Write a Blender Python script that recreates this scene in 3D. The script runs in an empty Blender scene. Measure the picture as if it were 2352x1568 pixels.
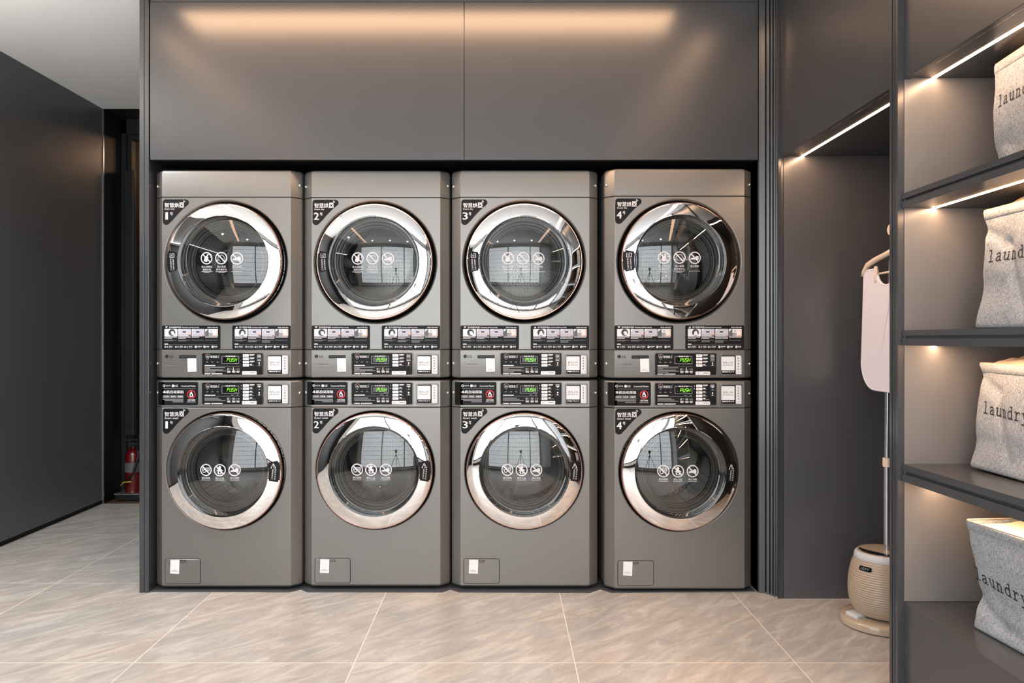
import bpy, bmesh, math, random
from mathutils import Vector, Matrix, noise
R = math.radians; PI = math.pi
sc = bpy.context.scene; COL = sc.collection

# ------------------------------------------------------------------ camera, exposure, world
FPX = 1580.0; CX = 1155.0; CY = 768.0; CH = 1.186          # focal length and vanishing point in 2352x1568 pixels
cam_data = bpy.data.cameras.new('camera'); cam = bpy.data.objects.new('camera', cam_data); COL.objects.link(cam)
cam.location = (0, 0, CH); cam.rotation_euler = (R(90), 0, 0)
cam_data.sensor_width = 36.0; cam_data.lens = 36.0 * FPX / 2352.0
cam_data.shift_x = (1176 - CX) / 2352.0; cam_data.shift_y = (CY - 784) / 2352.0
cam_data.clip_start = 0.02; cam_data.clip_end = 60
sc.camera = cam
sc.view_settings.view_transform = 'Standard'; sc.view_settings.look = 'None'
sc.view_settings.gamma = 1.0; sc.view_settings.use_curve_mapping = False
sc.view_settings.exposure = 0.25
sc.cycles.use_denoising = True; sc.cycles.max_bounces = 10; sc.cycles.diffuse_bounces = 5
sc.cycles.glossy_bounces = 5; sc.cycles.transparent_max_bounces = 16; sc.cycles.sample_clamp_indirect = 6.0
world = bpy.data.worlds.new('world'); sc.world = world; world.use_nodes = True
world.node_tree.nodes['Background'].inputs[0].default_value = (0.75, 0.85, 1.0, 1)
world.node_tree.nodes['Background'].inputs[1].default_value = 0.5
WINDOW_E = 3.2      # daylight through the frosted window behind the camera
CEIL_X_E = 16.0     # warm linear light along the overhead cabinet
CEIL_Y_E = 6.5      # warm linear lights running towards the window
DOWN_E = 30.0; DOWN_W = 75.0       # added fill downlights: lens, lamp watts
SHELF_E = 95.0      # shelf strips
WARM = (1.0, 0.61, 0.36)

# ------------------------------------------------------------------ node helpers
def srgb(r, g, b):
    f = lambda c: ((c / 255 + 0.055) / 1.055) ** 2.4 if c > 10 else c / 255 / 12.92
    return (f(r), f(g), f(b), 1)
def newmat(name):
    m = bpy.data.materials.new(name); m.use_nodes = True
    return m, m.node_tree, m.node_tree.nodes['Principled BSDF']
def simple(name, col, rough=0.5, metal=0.0, ior=1.5, coat=0.0, noise_amt=0.0, nscale=(30, 30, 30), bump=0.0):
    m, nt, p = newmat(name)
    p.inputs['Base Color'].default_value = col; p.inputs['Roughness'].default_value = rough
    p.inputs['Metallic'].default_value = metal; p.inputs['IOR'].default_value = ior
    p.inputs['Coat Weight'].default_value = coat
    if noise_amt or bump:
        tc = nt.nodes.new('ShaderNodeTexCoord'); mp = nt.nodes.new('ShaderNodeMapping'); nz = nt.nodes.new('ShaderNodeTexNoise')
        mp.inputs['Scale'].default_value = nscale; nz.inputs['Scale'].default_value = 1.0; nz.inputs['Detail'].default_value = 5
        nt.links.new(tc.outputs['Object'], mp.inputs['Vector']); nt.links.new(mp.outputs[0], nz.inputs['Vector'])
        if noise_amt:
            mx = nt.nodes.new('ShaderNodeMix'); mx.data_type = 'RGBA'
            mx.inputs[6].default_value = tuple(c * (1 - noise_amt) for c in col[:3]) + (1,)
            mx.inputs[7].default_value = tuple(min(1, c * (1 + noise_amt)) for c in col[:3]) + (1,)
            nt.links.new(nz.outputs['Fac'], mx.inputs[0]); nt.links.new(mx.outputs[2], p.inputs['Base Color'])
        if bump:
            b = nt.nodes.new('ShaderNodeBump'); b.inputs['Strength'].default_value = bump; b.inputs['Distance'].default_value = 0.002
            nt.links.new(nz.outputs['Fac'], b.inputs['Height']); nt.links.new(b.outputs[0], p.inputs['Normal'])
    return m
def emis(name, col, strength):
    m, nt, p = newmat(name)
    p.inputs['Base Color'].default_value = (0.8, 0.8, 0.8, 1)
    p.inputs['Emission Color'].default_value = tuple(col[:3]) + (1,); p.inputs['Emission Strength'].default_value = strength
    return m
def glassmat(name, refl, tint, rough=0.0):
    m = bpy.data.materials.new(name); m.use_nodes = True; nt = m.node_tree; nt.nodes.clear()
    out = nt.nodes.new('ShaderNodeOutputMaterial'); mix = nt.nodes.new('ShaderNodeMixShader')
    t = nt.nodes.new('ShaderNodeBsdfTransparent'); g = nt.nodes.new('ShaderNodeBsdfGlossy'); lw = nt.nodes.new('ShaderNodeFresnel')
    mth = nt.nodes.new('ShaderNodeMath'); mth.operation = 'ADD'; mth.inputs[1].default_value = refl - .012; mth.use_clamp = True
    lw.inputs['IOR'].default_value = 1.25
    t.inputs[0].default_value = tint; g.inputs['Color'].default_value = (1, 1, 1, 1); g.inputs['Roughness'].default_value = rough
    nt.links.new(lw.outputs[0], mth.inputs[0]); nt.links.new(mth.outputs[0], mix.inputs[0])
    nt.links.new(t.outputs[0], mix.inputs[1]); nt.links.new(g.outputs[0], mix.inputs[2]); nt.links.new(mix.outputs[0], out.inputs[0])
    return m

M = {}
M['panel'] = simple('grey_lacquer', srgb(58, 60, 63), 0.26, ior=1.65, noise_amt=0.04, nscale=(3, 3, 3))
M['lining_panel'] = simple('grey_taupe_lacquer', srgb(110, 109, 109), 0.28, ior=1.6, noise_amt=0.04, nscale=(3, 3, 3))
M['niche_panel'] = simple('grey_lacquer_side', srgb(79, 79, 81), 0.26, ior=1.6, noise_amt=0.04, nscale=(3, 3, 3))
M['panel_dark'] = simple('dark_lacquer', srgb(50, 50, 51), 0.33, ior=1.6, noise_amt=0.06, nscale=(2, 2, 2))
M['wall_left'] = simple('charcoal_wall', srgb(82, 83, 84), 0.36, ior=1.6, noise_amt=0.05, nscale=(2, 2, 2))
M['black'] = simple('matt_black', srgb(14, 14, 15), 0.5)
M['gloss_black'] = simple('gloss_black', srgb(16, 16, 17), 0.12, ior=1.5)
M['seam'] = simple('seam_black', srgb(6, 6, 6), 0.8)
M['machine'] = simple('graphite_steel', srgb(132, 130, 127), 0.38, metal=0.68, noise_amt=0.03, nscale=(260, 260, 260))
M['rubber'] = simple('black_rubber', srgb(10, 10, 11), 0.35)
M['chrome'] = simple('chrome', (0.86, 0.85, 0.85, 1), 0.015, metal=1.0)
M['copper'] = simple('rose_rim', srgb(196, 148, 130), 0.15, metal=1.0)
M['glass'] = glassmat('door_glass', 0.085, (0.66, 0.66, 0.65, 1))
M['bowl'] = glassmat('bowl_glass', 0.045, (0.92, 0.92, 0.91, 1))
M['funnel'] = simple('grey_plastic', srgb(84, 84, 82), 0.25)
M['steel'] = simple('bolt_steel', srgb(225, 225, 225), 0.22, metal=1.0)
M['st_black'] = simple('sticker_black', srgb(18, 18, 19), 0.5, ior=1.3)
M['st_white'] = simple('sticker_white', srgb(232, 230, 232), 0.5)
M['st_grey'] = simple('sticker_grey', srgb(150, 150, 152), 0.5)
M['st_mid'] = simple('sticker_mid', srgb(92, 92, 94), 0.5)
M['st_red'] = simple('sticker_red', srgb(226, 40, 62), 0.5)
M['st_skin'] = simple('sticker_skin', srgb(226, 178, 160), 0.5)
M['st_lilac'] = simple('sticker_lilac', srgb(196, 192, 204), 0.5)
M['icon'] = simple('icon_white', srgb(214, 212, 216), 0.6)
M['button'] = simple('button_white', srgb(238, 236, 238), 0.4)
M['led_green'] = emis('led_green', (0.30, 1.0, 0.015), 0.95); M['led_green'].node_tree.nodes['Principled BSDF'].inputs['Base Color'].default_value = (.02, .05, .0, 1)
M['led'] = emis('shelf_led', WARM, SHELF_E)
M['cove_x'] = emis('ceiling_led', WARM, CEIL_X_E)
M['cove_y'] = emis('ceiling_led_dim', WARM, CEIL_Y_E)
M['ceiling'] = simple('ceiling_paint', srgb(244, 245, 246), 0.85, noise_amt=0.02, nscale=(2, 2, 2))
M['backwall'] = simple('pale_grey_paint', srgb(200, 200, 198), 0.8, noise_amt=0.02, nscale=(2, 2, 2))
M['beige'] = simple('beige_wall', srgb(190, 160, 135), 0.7, noise_amt=0.03, nscale=(2, 2, 2))
M['steam_body'] = simple('beige_plastic', srgb(174, 156, 137), 0.32, coat=0.3)
M['steam_base'] = simple('beige_gloss', srgb(180, 162, 140), 0.16, coat=0.5)
M['steam_grey'] = simple('pale_grey_plastic', srgb(200, 202, 206), 0.3)
M['alu'] = simple('brushed_aluminium', srgb(190, 192, 198), 0.25, metal=0.9)
M['cream'] = simple('cream_plastic', srgb(232, 212, 194), 0.35)
M['board'] = simple('lilac_cloth', srgb(228, 226, 238), 0.85, noise_amt=0.05, nscale=(300, 300, 300), bump=0.15)
M['red'] = simple('shaded_extinguisher_red', srgb(96, 10, 12), 0.25, coat=0.4)  # red deepened to stand in for the shade of the dim hall
M['yellow'] = simple('yellow_tag', srgb(200, 180, 40), 0.5)
M['hall_floor'] = simple('shaded_hall_floor', srgb(96, 74, 56), 0.35, noise_amt=0.15, nscale=(5, 9, 5))  # brown darkened for the shade under the low dark ceiling
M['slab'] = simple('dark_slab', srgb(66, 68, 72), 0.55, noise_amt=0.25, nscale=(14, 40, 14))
M['ink'] = simple('black_ink', srgb(34, 34, 38), 0.9)
M['lining'] = simple('cream_lining', srgb(190, 172, 152), 0.9, noise_amt=0.08, nscale=(160, 160, 160), bump=0.4)

def drum_mat():                                            # stainless drum with punched holes
    m, nt, p = newmat('drum_steel')
    p.inputs['Metallic'].default_value = 0.85; p.inputs['Roughness'].default_value = 0.32
    tc = nt.nodes.new('ShaderNodeTexCoord'); v = nt.nodes.new('ShaderNodeTexVoronoi'); v.inputs['Scale'].default_value = 62; v.inputs['Randomness'].default_value = 0.15
    rp = nt.nodes.new('ShaderNodeValToRGB'); rp.color_ramp.elements[0].position = 0.22; rp.color_ramp.elements[0].color = (0.01, 0.01, 0.01, 1)
    rp.color_ramp.elements[1].position = 0.30; rp.color_ramp.elements[1].color = (0.38, 0.38, 0.37, 1)
    nt.links.new(tc.outputs['Object'], v.inputs['Vector']); nt.links.new(v.outputs['Distance'], rp.inputs[0]); nt.links.new(rp.outputs[0], p.inputs['Base Color'])
    return m
M['drum'] = drum_mat()

def fabric_mat():
    m, nt, p = newmat('heather_linen'); p.inputs['Roughness'].default_value = 0.95
    tc = nt.nodes.new('ShaderNodeTexCoord'); cols = []
    for sc_ in ((760, 760, 90), (150, 150, 1000)):
        mp = nt.nodes.new('ShaderNodeMapping'); mp.inputs['Scale'].default_value = sc_
        nz = nt.nodes.new('ShaderNodeTexNoise'); nz.inputs['Scale'].default_value = 1; nz.inputs['Detail'].default_value = 3
        nt.links.new(tc.outputs['Object'], mp.inputs[0]); nt.links.new(mp.outputs[0], nz.inputs['Vector']); cols.append(nz)
    a = nt.nodes.new('ShaderNodeMath'); a.operation = 'ADD'
    nt.links.new(cols[0].outputs['Fac'], a.inputs[0]); nt.links.new(cols[1].outputs['Fac'], a.inputs[1])
    rp = nt.nodes.new('ShaderNodeValToRGB'); e = rp.color_ramp.elements
    e[0].position = 0.36; e[0].color = srgb(90, 96, 102); e[1].position = 0.64; e[1].color = srgb(174, 180, 186)
    h = nt.nodes.new('ShaderNodeMath'); h.operation = 'MULTIPLY'; h.inputs[1].default_value = 0.5
    nt.links.new(a.outputs[0], h.inputs[0]); nt.links.new(h.outputs[0], rp.inputs[0]); nt.links.new(rp.outputs[0], p.inputs['Base Color'])
    b = nt.nodes.new('ShaderNodeBump'); b.inputs['Strength'].default_value = 0.5; b.inputs['Distance'].default_value = 0.0012
    nt.links.new(h.outputs[0], b.inputs['Height']); nt.links.new(b.outputs[0], p.inputs['Normal'])
    return m
M['fabric'] = fabric_mat()

def floor_mat():                                           # 0.8 m stone tiles, cloudy veins, pale joints
    m, nt, p = newmat('stone_tiles'); N = nt.nodes; L = nt.links
    def math_(op, a, b=None):
        n = N.new('ShaderNodeMath'); n.operation = op
        for i, v in enumerate((a, b)):
            if v is None: continue
            if isinstance(v, (int, float)): n.inputs[i].default_value = v
            else: L.new(v, n.inputs[i])
        return n.outputs[0]
    tc = N.new('ShaderNodeTexCoord'); sep = N.new('ShaderNodeSeparateXYZ'); L.new(tc.outputs['Object'], sep.inputs[0])
    T = 0.797
    u = math_('DIVIDE', math_('ADD', sep.outputs[0], 0.537 + 10 * T), T); v = math_('DIVIDE', math_('ADD', sep.outputs[1], -2.487 + 10 * T), T)
    fu = math_('FRACT', u); fv = math_('FRACT', v); iu = math_('FLOOR', u); iv = math_('FLOOR', v)
    du = math_('MINIMUM', fu, math_('SUBTRACT', 1.0, fu)); dv = math_('MINIMUM', fv, math_('SUBTRACT', 1.0, fv))
    joint = math_('LESS_THAN', math_('MINIMUM', du, dv), 0.0022)
    wn = N.new('ShaderNodeTexWhiteNoise'); wn.noise_dimensions = '2D'; cb = N.new('ShaderNodeCombineXYZ'); L.new(iu, cb.inputs[0]); L.new(iv, cb.inputs[1]); L.new(cb.outputs[0], wn.inputs['Vector'])
    off = N.new('ShaderNodeVectorMath'); off.operation = 'MULTIPLY_ADD'; L.new(wn.outputs['Color'], off.inputs[0]); off.inputs[1].default_value = (9, 9, 9); L.new(tc.outputs['Object'], off.inputs[2])
    mp = N.new('ShaderNodeMapping'); mp.inputs['Scale'].default_value = (1.5, 5.6, 1); rt = N.new('ShaderNodeMapping'); rt.inputs['Rotation'].default_value = (0, 0, R(-40))
    L.new(off.outputs[0], rt.inputs[0]); L.new(rt.outputs[0], mp.inputs[0])
    n1 = N.new('ShaderNodeTexNoise'); n1.inputs['Scale'].default_value = 3.2; n1.inputs['Detail'].default_value = 9; n1.inputs['Roughness'].default_value = 0.62; n1.inputs['Distortion'].default_value = 0.9
    L.new(mp.outputs[0], n1.inputs['Vector'])
    n2 = N.new('ShaderNodeTexNoise'); n2.inputs['Scale'].default_value = 1.6; n2.inputs['Detail'].default_value = 4; n2.inputs['Distortion'].default_value = 1.2; L.new(off.outputs[0], n2.inputs['Vector'])
    rp = N.new('ShaderNodeValToRGB'); L.new(n1.outputs['Fac'], rp.inputs[0]); e = rp.color_ramp.elements
    e[0].position = 0.22; e[0].color = srgb(158, 154, 149); e[1].position = 0.72; e[1].color = srgb(204, 199, 193)
    k = e.new(0.5); k.color = srgb(181, 175, 168)
    rp2 = N.new('ShaderNodeValToRGB'); L.new(n2.outputs['Fac'], rp2.inputs[0]); e = rp2.color_ramp.elements
    e[0].position = 0.35; e[0].color = (0.86, 0.88, 0.90, 1); e[1].position = 0.65; e[1].color = (1.0, 0.97, 0.94, 1)
    mul = N.new('ShaderNodeMix'); mul.data_type = 'RGBA'; mul.blend_type = 'MULTIPLY'; mul.inputs[0].default_value = 1; L.new(rp.outputs[0], mul.inputs[6]); L.new(rp2.outputs[0], mul.inputs[7])
    # thin pale veins
    n3 = N.new('ShaderNodeTexNoise'); n3.inputs['Scale'].default_value = 1.5; n3.inputs['Detail'].default_value = 6; n3.inputs['Distortion'].default_value = 1.6; L.new(mp.outputs[0], n3.inputs['Vector'])
    vein = math_('LESS_THAN', math_('ABSOLUTE', math_('SUBTRACT', n3.outputs['Fac'], 0.5)), 0.006)
    mv = N.new('ShaderNodeMix'); mv.data_type = 'RGBA'; L.new(math_('MULTIPLY', vein, 0.16), mv.inputs[0]); L.new(mul.outputs[2], mv.inputs[6]); mv.inputs[7].default_value = srgb(228, 214, 198)
    mj = N.new('ShaderNodeMix'); mj.data_type = 'RGBA'; L.new(joint, mj.inputs[0]); L.new(mv.outputs[2], mj.inputs[6]); mj.inputs[7].default_value = srgb(232, 220, 204)
    L.new(mj.outputs[2], p.inputs['Base Color']); p.inputs['Roughness'].default_value = 0.27
    b = N.new('ShaderNodeBump'); b.inputs['Strength'].default_value = 0.12; b.inputs['Distance'].default_value = 0.002; L.new(n1.outputs['Fac'], b.inputs['Height']); L.new(b.outputs[0], p.inputs['Normal'])
    return m
M['floor'] = floor_mat()

# ------------------------------------------------------------------ object helpers
def link(o, parent=None):
    COL.objects.link(o)
    if parent: o.parent = parent
    return o
def wloc(o):
    v = Vector((0, 0, 0))
    while o: v += o.location; o = o.parent
    return v
def obj(name, bm, mats, parent=None, smooth=None):
    if parent: bmesh.ops.translate(bm, verts=bm.verts, vec=-wloc(parent))
    me = bpy.data.meshes.new(name); bm.normal_update(); bm.to_mesh(me); bm.free()
    for m in (mats if isinstance(mats, (list, tuple)) else [mats]): me.materials.append(m)
    if smooth is not None:
        for p in me.polygons: p.use_smooth = True
        if smooth < 180: me.set_sharp_from_angle(angle=R(smooth))
    return link(bpy.data.objects.new(name, me), parent)
def tag(o, label=None, cat=None, group=None, kind=None):
    for k, v in (('label', label), ('category', cat), ('group', group), ('kind', kind)):
        if v: o[k] = v
    return o
def thing(name, loc, label, cat, group=None):
    o = bpy.data.objects.new(name, None); o.location = loc; o.empty_display_size = 0.1; link(o); return tag(o, label, cat, group)
def struct(name, bm, m, parent=None, **k):
    o = obj(name, bm, m, parent, **k)
    if not parent: o['kind'] = 'structure'
    return o
def box(bm, x0, x1, y0, y1, z0, z1, bev=0, mi=0):
    g = bmesh.ops.create_cube(bm, size=1)['verts']
    for v in g: v.co = Vector((x0 + (v.co.x + .5) * (x1 - x0), y0 + (v.co.y + .5) * (y1 - y0), z0 + (v.co.z + .5) * (z1 - z0)))
    es = list({e for v in g for e in v.link_edges}); fs = list({f for v in g for f in v.link_faces})
    for f in fs: f.material_index = mi
    if bev: bmesh.ops.bevel(bm, geom=es, offset=bev, segments=2, affect='EDGES', profile=0.6)
    return bm
def B(*a, **k): return box(bmesh.new(), *a, **k)
def lathe(bm, prof, cx=0, cz=0, n=96, mi=0, y0=0, close=False):
    """profile [(r, y)] turned about the axis parallel to y through (cx, cz)"""
    rings = []
    for r, y in prof:
        if r < 1e-6: rings.append([bm.verts.new((cx, y0 + y, cz))])
        else: rings.append([bm.verts.new((cx + r * math.cos(2 * PI * i / n), y0 + y, cz + r * math.sin(2 * PI * i / n))) for i in range(n)])
    for a, b in zip(rings, rings[1:] + ([rings[0]] if close else [])):
        for i in range(n):
            j = (i + 1) % n
            if len(a) == 1 and len(b) == 1: continue
            if len(a) == 1: f = bm.faces.new((a[0], b[j], b[i]))
            elif len(b) == 1: f = bm.faces.new((a[i], a[j], b[0]))
            else: f = bm.faces.new((a[i], a[j], b[j], b[i]))
            f.material_index = mi
    return bm
def tube(bm, pts, rad, n=12, cap=True, mi=0):
    pts = [Vector(p) for p in pts]; rads = rad if isinstance(rad, (list, tuple)) else [rad] * len(pts); rings = []
    up = None
    for i, p in enumerate(pts):
        d = (pts[min(i + 1, len(pts) - 1)] - pts[max(i - 1, 0)]).normalized()
        if up is None: up = d.orthogonal().normalized()
        a = (up - d * up.dot(d)).normalized(); up = a; b = d.cross(a)
        rings.append([bm.verts.new(p + (a * math.cos(2 * PI * k / n) + b * math.sin(2 * PI * k / n)) * rads[i]) for k in range(n)])
    for a, b in zip(rings, rings[1:]):
        for k in range(n): f = bm.faces.new((a[k], a[(k + 1) % n], b[(k + 1) % n], b[k])); f.material_index = mi
    if cap: bm.faces.new(rings[0][::-1]).material_index = mi; bm.faces.new(rings[-1]).material_index = mi
    return bm
def prism(bm, pts, z0, z1, mi=0):
    """plan polygon (x, y) counter clockwise, raised from z0 to z1"""
    a = [bm.verts.new((x, y, z0)) for x, y in pts]; b = [bm.verts.new((x, y, z1)) for x, y in pts]; n = len(pts)
    for i in range(n): bm.faces.new((a[i], a[(i + 1) % n], b[(i + 1) % n], b[i])).material_index = mi
    bm.faces.new(a[::-1]).material_index = mi; bm.faces.new(b).material_index = mi
    return bm
def at(px, Y): return (px - CX) / FPX * Y                  # world x of a pixel column at a distance, used to read sizes off the photo

# ------------------------------------------------------------------ flat printed graphics (stickers, lettering)
_tc = {}
def text2d(s, bold):
    k = (s, bold)
    if k not in _tc:
        c = bpy.data.curves.new('t', 'FONT'); c.body = s; c.resolution_u = 2; c.offset = bold; o = bpy.data.objects.new('t', c); COL.objects.link(o)
        bpy.context.view_layer.update(); dg = bpy.context.evaluated_depsgraph_get(); e = o.evaluated_get(dg); me = e.to_mesh()
        vs = [(v.co.x, v.co.y) for v in me.vertices]; fs = [tuple(p.vertices) for p in me.polygons]; e.to_mesh_clear()
        bpy.data.objects.remove(o); bpy.data.curves.remove(c)
        xs = [v[0] for v in vs]; ys = [v[1] for v in vs]; _tc[k] = (vs, fs, min(xs), max(xs), min(ys), max(ys))
    return _tc[k]
class Dec:
    def __init__(s, f, mats): s.f = f; s.v = []; s.F = []; s.mats = mats; s.lay = 0
    def mi(s, m): return s.mats.index(m)
    def poly(s, pts, m, lay=1):
        n = len(s.v); s.v += [s.f(*p) + (lay,) for p in pts]; s.F.append((tuple(range(n, n + len(pts))), s.mi(m)))
    def rect(s, u0, v0, u1, v1, m, lay=1, r=0):
        if not r: s.poly([(u0, v1), (u1, v1), (u1, v0), (u0, v0)], m, lay); return
        pts = []
        for cx, cy, a0 in ((u1 - r, v1 - r, 0), (u1 - r, v0 + r, -90), (u0 + r, v0 + r, -180), (u0 + r, v1 - r, -270)):
            for k in range(5):
                a = R(a0 + 90 - k * 22.5); pts.append((cx + r * math.cos(a), cy + r * math.sin(a)))
        s.poly(s.ccw(pts), m, lay)
    def ccw(s, pts):
        q = [s.f(*p) for p in pts]; a = sum(q[i][0] * q[(i + 1) % len(q)][1] - q[(i + 1) % len(q)][0] * q[i][1] for i in range(len(q)))
        return pts if a > 0 else pts[::-1]
    def disc(s, u, v, r, m, lay=1, n=24): s.poly(s.ccw([(u + r * math.cos(2 * PI * i / n), v + r * math.sin(2 * PI * i / n)) for i in range(n)]), m, lay)
    def ring(s, u, v, r0, r1, m, lay=1, n=32, a0=0, a1=360):
        for i in range(n):
            a = R(a0 + (a1 - a0) * i / n); b = R(a0 + (a1 - a0) * (i + 1) / n)
            s.poly(s.ccw([(u + r0 * math.cos(a), v + r0 * math.sin(a)), (u + r1 * math.cos(a), v + r1 * math.sin(a)), (u + r1 * math.cos(b), v + r1 * math.sin(b)), (u + r0 * math.cos(b), v + r0 * math.sin(b))]), m, lay)
    def frame(s, u0, v0, u1, v1, w, m, lay=1):
        s.rect(u0, v0, u1, v0 + w, m, lay); s.rect(u0, v1 - w, u1, v1, m, lay); s.rect(u0, v0 + w, u0 + w, v1 - w, m, lay); s.rect(u1 - w, v0 + w, u1, v1 - w, m, lay)
    def line(s, pts, w, m, lay=1, seg=1):
        for (a, b), (c, d) in zip(pts, pts[1:]):
            L = math.hypot(c - a, d - b) or 1; nx, ny = -(d - b) / L * w / 2, (c - a) / L * w / 2
            ex, ey = (c - a) / L * w * .3, (d - b) / L * w * .3; a -= ex; b -= ey; c += ex; d += ey
            for k in range(seg):
                t0, t1 = k / seg, (k + 1) / seg; p = (a + (c - a) * t0, b + (d - b) * t0); q = (a + (c - a) * t1, b + (d - b) * t1)
                s.poly(s.ccw([(p[0] - nx, p[1] - ny), (q[0] - nx, q[1] - ny), (q[0] + nx, q[1] + ny), (p[0] + nx, p[1] + ny)]), m, lay)
    def text(s, t, u0, v0, u1, v1, m, lay=2, bold=0.0, aspect=True):
        """lettering fitted in the box u0..u1 x v0(top)..v1(bottom)"""
        vs, fs, x0, x1, y0, y1 = text2d(t, 0.0); w = abs(v1 - v0) * bold * 2.2
        for sh in ((0,) if not bold else (-w / 2, w / 2)):      # heavier lettering: drawn twice, a hair apart
            n = len(s.v)
            for x, y in vs: s.v.append(s.f(u0 + w / 2 + (x - x0) / (x1 - x0) * (u1 - u0 - w) + sh, v1 + (y - y0) / (y1 - y0) * (v0 - v1)) + (lay + (.15 if sh > 0 else 0),))
            for f in fs: s.F.append((tuple(n + i for i in f), s.mi(m)))
    def dashes(s, u0, v0, u1, h, m, lay=2, seed=0, gap=0.35, word=1.6):
        """a row of print too small to read"""
        rnd = random.Random(seed); u = u0
        while u < u1:
            w = h * word * rnd.uniform(.6, 1.5); s.rect(u, v0, min(u + w, u1), v0 + h, m, lay); u += w + h * gap * rnd.uniform(.5, 1.4)
    def nosign(s, u, v, r, m, lay=2, w=None):
        w = w or r * .2; s.ring(u, v, r - w, r, m, lay); k = r * .66; s.line([(u - k, v - k), (u + k, v + k)], w * 1.1, m, lay, seg=3)
    def build(s, name, parent, surf=lambda x, z: 0.0, step=0.00022, thick=0.0):
        bm = bmesh.new(); vv = [bm.verts.new((x, surf(x, z) - 0.0003 - lay * step, z)) for x, z, lay in s.v]
        for f, mi in s.F:
            try: bm.faces.new([vv[i] for i in f]).material_index = mi
            except ValueError: pass
        return obj(name, bm, [M[k] for k in s.mats], parent)

# ------------------------------------------------------------------ room shell
XL = -2.80; YB = -.60; XF = 1.2545; XD = 1.236; YF = 3.16; YN = 3.092; ZC = 2.765; XR = 1.86
struct('floor', B(XL - .1, XR + .1, YB - .1, 4.83, -.1, 0), M['floor'])
struct('floor_hall', B(XL - .1, -1.67, 4.83, 6.9, -.1, -.001), M['hall_floor'])
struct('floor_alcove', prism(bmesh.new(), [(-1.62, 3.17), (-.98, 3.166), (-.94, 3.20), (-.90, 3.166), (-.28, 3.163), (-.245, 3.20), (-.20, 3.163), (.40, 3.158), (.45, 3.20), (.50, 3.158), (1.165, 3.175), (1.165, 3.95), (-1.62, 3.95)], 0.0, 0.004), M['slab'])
struct('ceiling', B(XL - .1, XR + .1, YB - .1, 4.817, ZC, ZC + .1), M['ceiling'])
struct('ceiling_hall', B(XL - .1, -1.67, 4.817, 6.9, ZC, ZC + .1), M['black'])
struct('wall_left', B(XL - .1, XL, 2.3, 4.817, 0.03, ZC), M['wall_left'])
struct('wall_left_near', B(XL - .1, XL, YB, 2.298, 0.03, ZC), M['black'])
struct('baseboard_left', B(XL - .1, XL - .012, YB - .1, 4.817, 0, 0.03), M['seam'])
struct('trim_1', B(XL - .004, XL + .006, 4.812, 4.822, 0, ZC), M['alu'])
struct('wall_hall_left', B(XL - .1, XL, 4.822, 5.05, 0, ZC), M['black'])
struct('wall_hall_back', B(XL - .1, -1.6, 6.7, 6.8, 0, ZC), M['beige'])
struct('wall_hall_side', B(XL - .2, XL - .1, 5.05, 6.7, 0, ZC), M['black'])
struct('wall_right', B(XR, XR + .1, YB - .1, 5.0, 0, ZC), M['panel_dark'])
struct('wall_back_left', B(XL - .1, -2.45, YB - .12, YB, 0, ZC), M['black'])
bm = bmesh.new()                                           # wall behind the camera, with the window opening
WX0, WX1, WZ0, WZ1 = -2.2, 1.22, .20, 2.60
box(bm, -2.45, WX0, YB - .12, YB, 0, ZC); box(bm, WX1, XR + .1, YB - .12, YB, 0, ZC)
box(bm, WX0, WX1, YB - .12, YB, 0, WZ0); box(bm, WX0, WX1, YB - .12, YB, WZ1, ZC)
struct('wall_back', bm, M['backwall'])
bm = bmesh.new(); box(bm, WX0, WX1, YB - .02, YB + .012, 0.0, .10)
struct('baseboard_back', bm, M['black'])
struct('wall_alcove_back', B(-1.67, 1.86, 3.95, 4.0, 0, ZC), M['black'])
struct('wall_hall_right', B(-1.67, -1.62, 4.0, 6.8, 0, ZC), M['black'])

win = tag(bpy.data.objects.new('window_1', None), kind='structure'); win.location = ((WX0 + WX1) / 2, YB - .06, WZ0); link(win)
bm = bmesh.new(); box(bm, WX0, WX1, YB - .075, YB - .07, WZ0, WZ1)
obj('pane', bm, emis('daylight_pane', (0.88, 0.95, 1.0), WINDOW_E), win)
bm = bmesh.new()
for x in (WX0, -.82, .58, WX1):
    box(bm, x - .025, x + .025, YB - .07, YB - .01, WZ0, WZ1)
box(bm, WX0, WX1, YB - .07, YB - .01, WZ0, WZ0 + .05); box(bm, WX0, WX1, YB - .07, YB - .01, WZ1 - .05, WZ1)
obj('frame', bm, M['panel_dark'], win)
bm = bmesh.new()
for k in range(1, 9):
    z = WZ0 + (WZ1 - WZ0) * k / 9; box(bm, WX0, WX1, YB - .068, YB - .06, z - .006, z + .006)
obj('blind_batten', bm, M['st_grey'], win)

# door at the end of the short hall
d = tag(bpy.data.objects.new('door_1', None), kind='structure'); d.location = (-2.2, 5.08, 0); link(d)
bm = bmesh.new(); box(bm, XL - .1, -2.765, 5.05, 5.14, 0, ZC); box(bm, XL, -1.62, 5.05, 5.14, 2.66, ZC); box(bm, -2.765, -2.735, 5.07, 5.12, 0.04, 2.66)
box(bm, -2.735, -1.62, 5.07, 5.12, 2.62, 2.66)
obj('frame', bm, M['black'], d)
obj('pane', B(-2.735, -1.62, 5.092, 5.096, .04, 2.62), glassmat('hall_glass', .03, (.9, .88, .85, 1)), d)
bm = bmesh.new(); box(bm, -2.755, -2.685, 5.0, 5.045, .45, 2.38, bev=.006); box(bm, -2.73, -2.70, 5.04, 5.08, .7, .74); box(bm, -2.73, -2.70, 5.04, 5.08, 2.1, 2.14)
obj('pull_handle', bm, M['black'], d)
t = thing('added_hall_lamp', (-2.2, 6.0, ZC - .06), 'added unseen round warm lamp in the hall behind the dark glass door', 'lamp')
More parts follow.
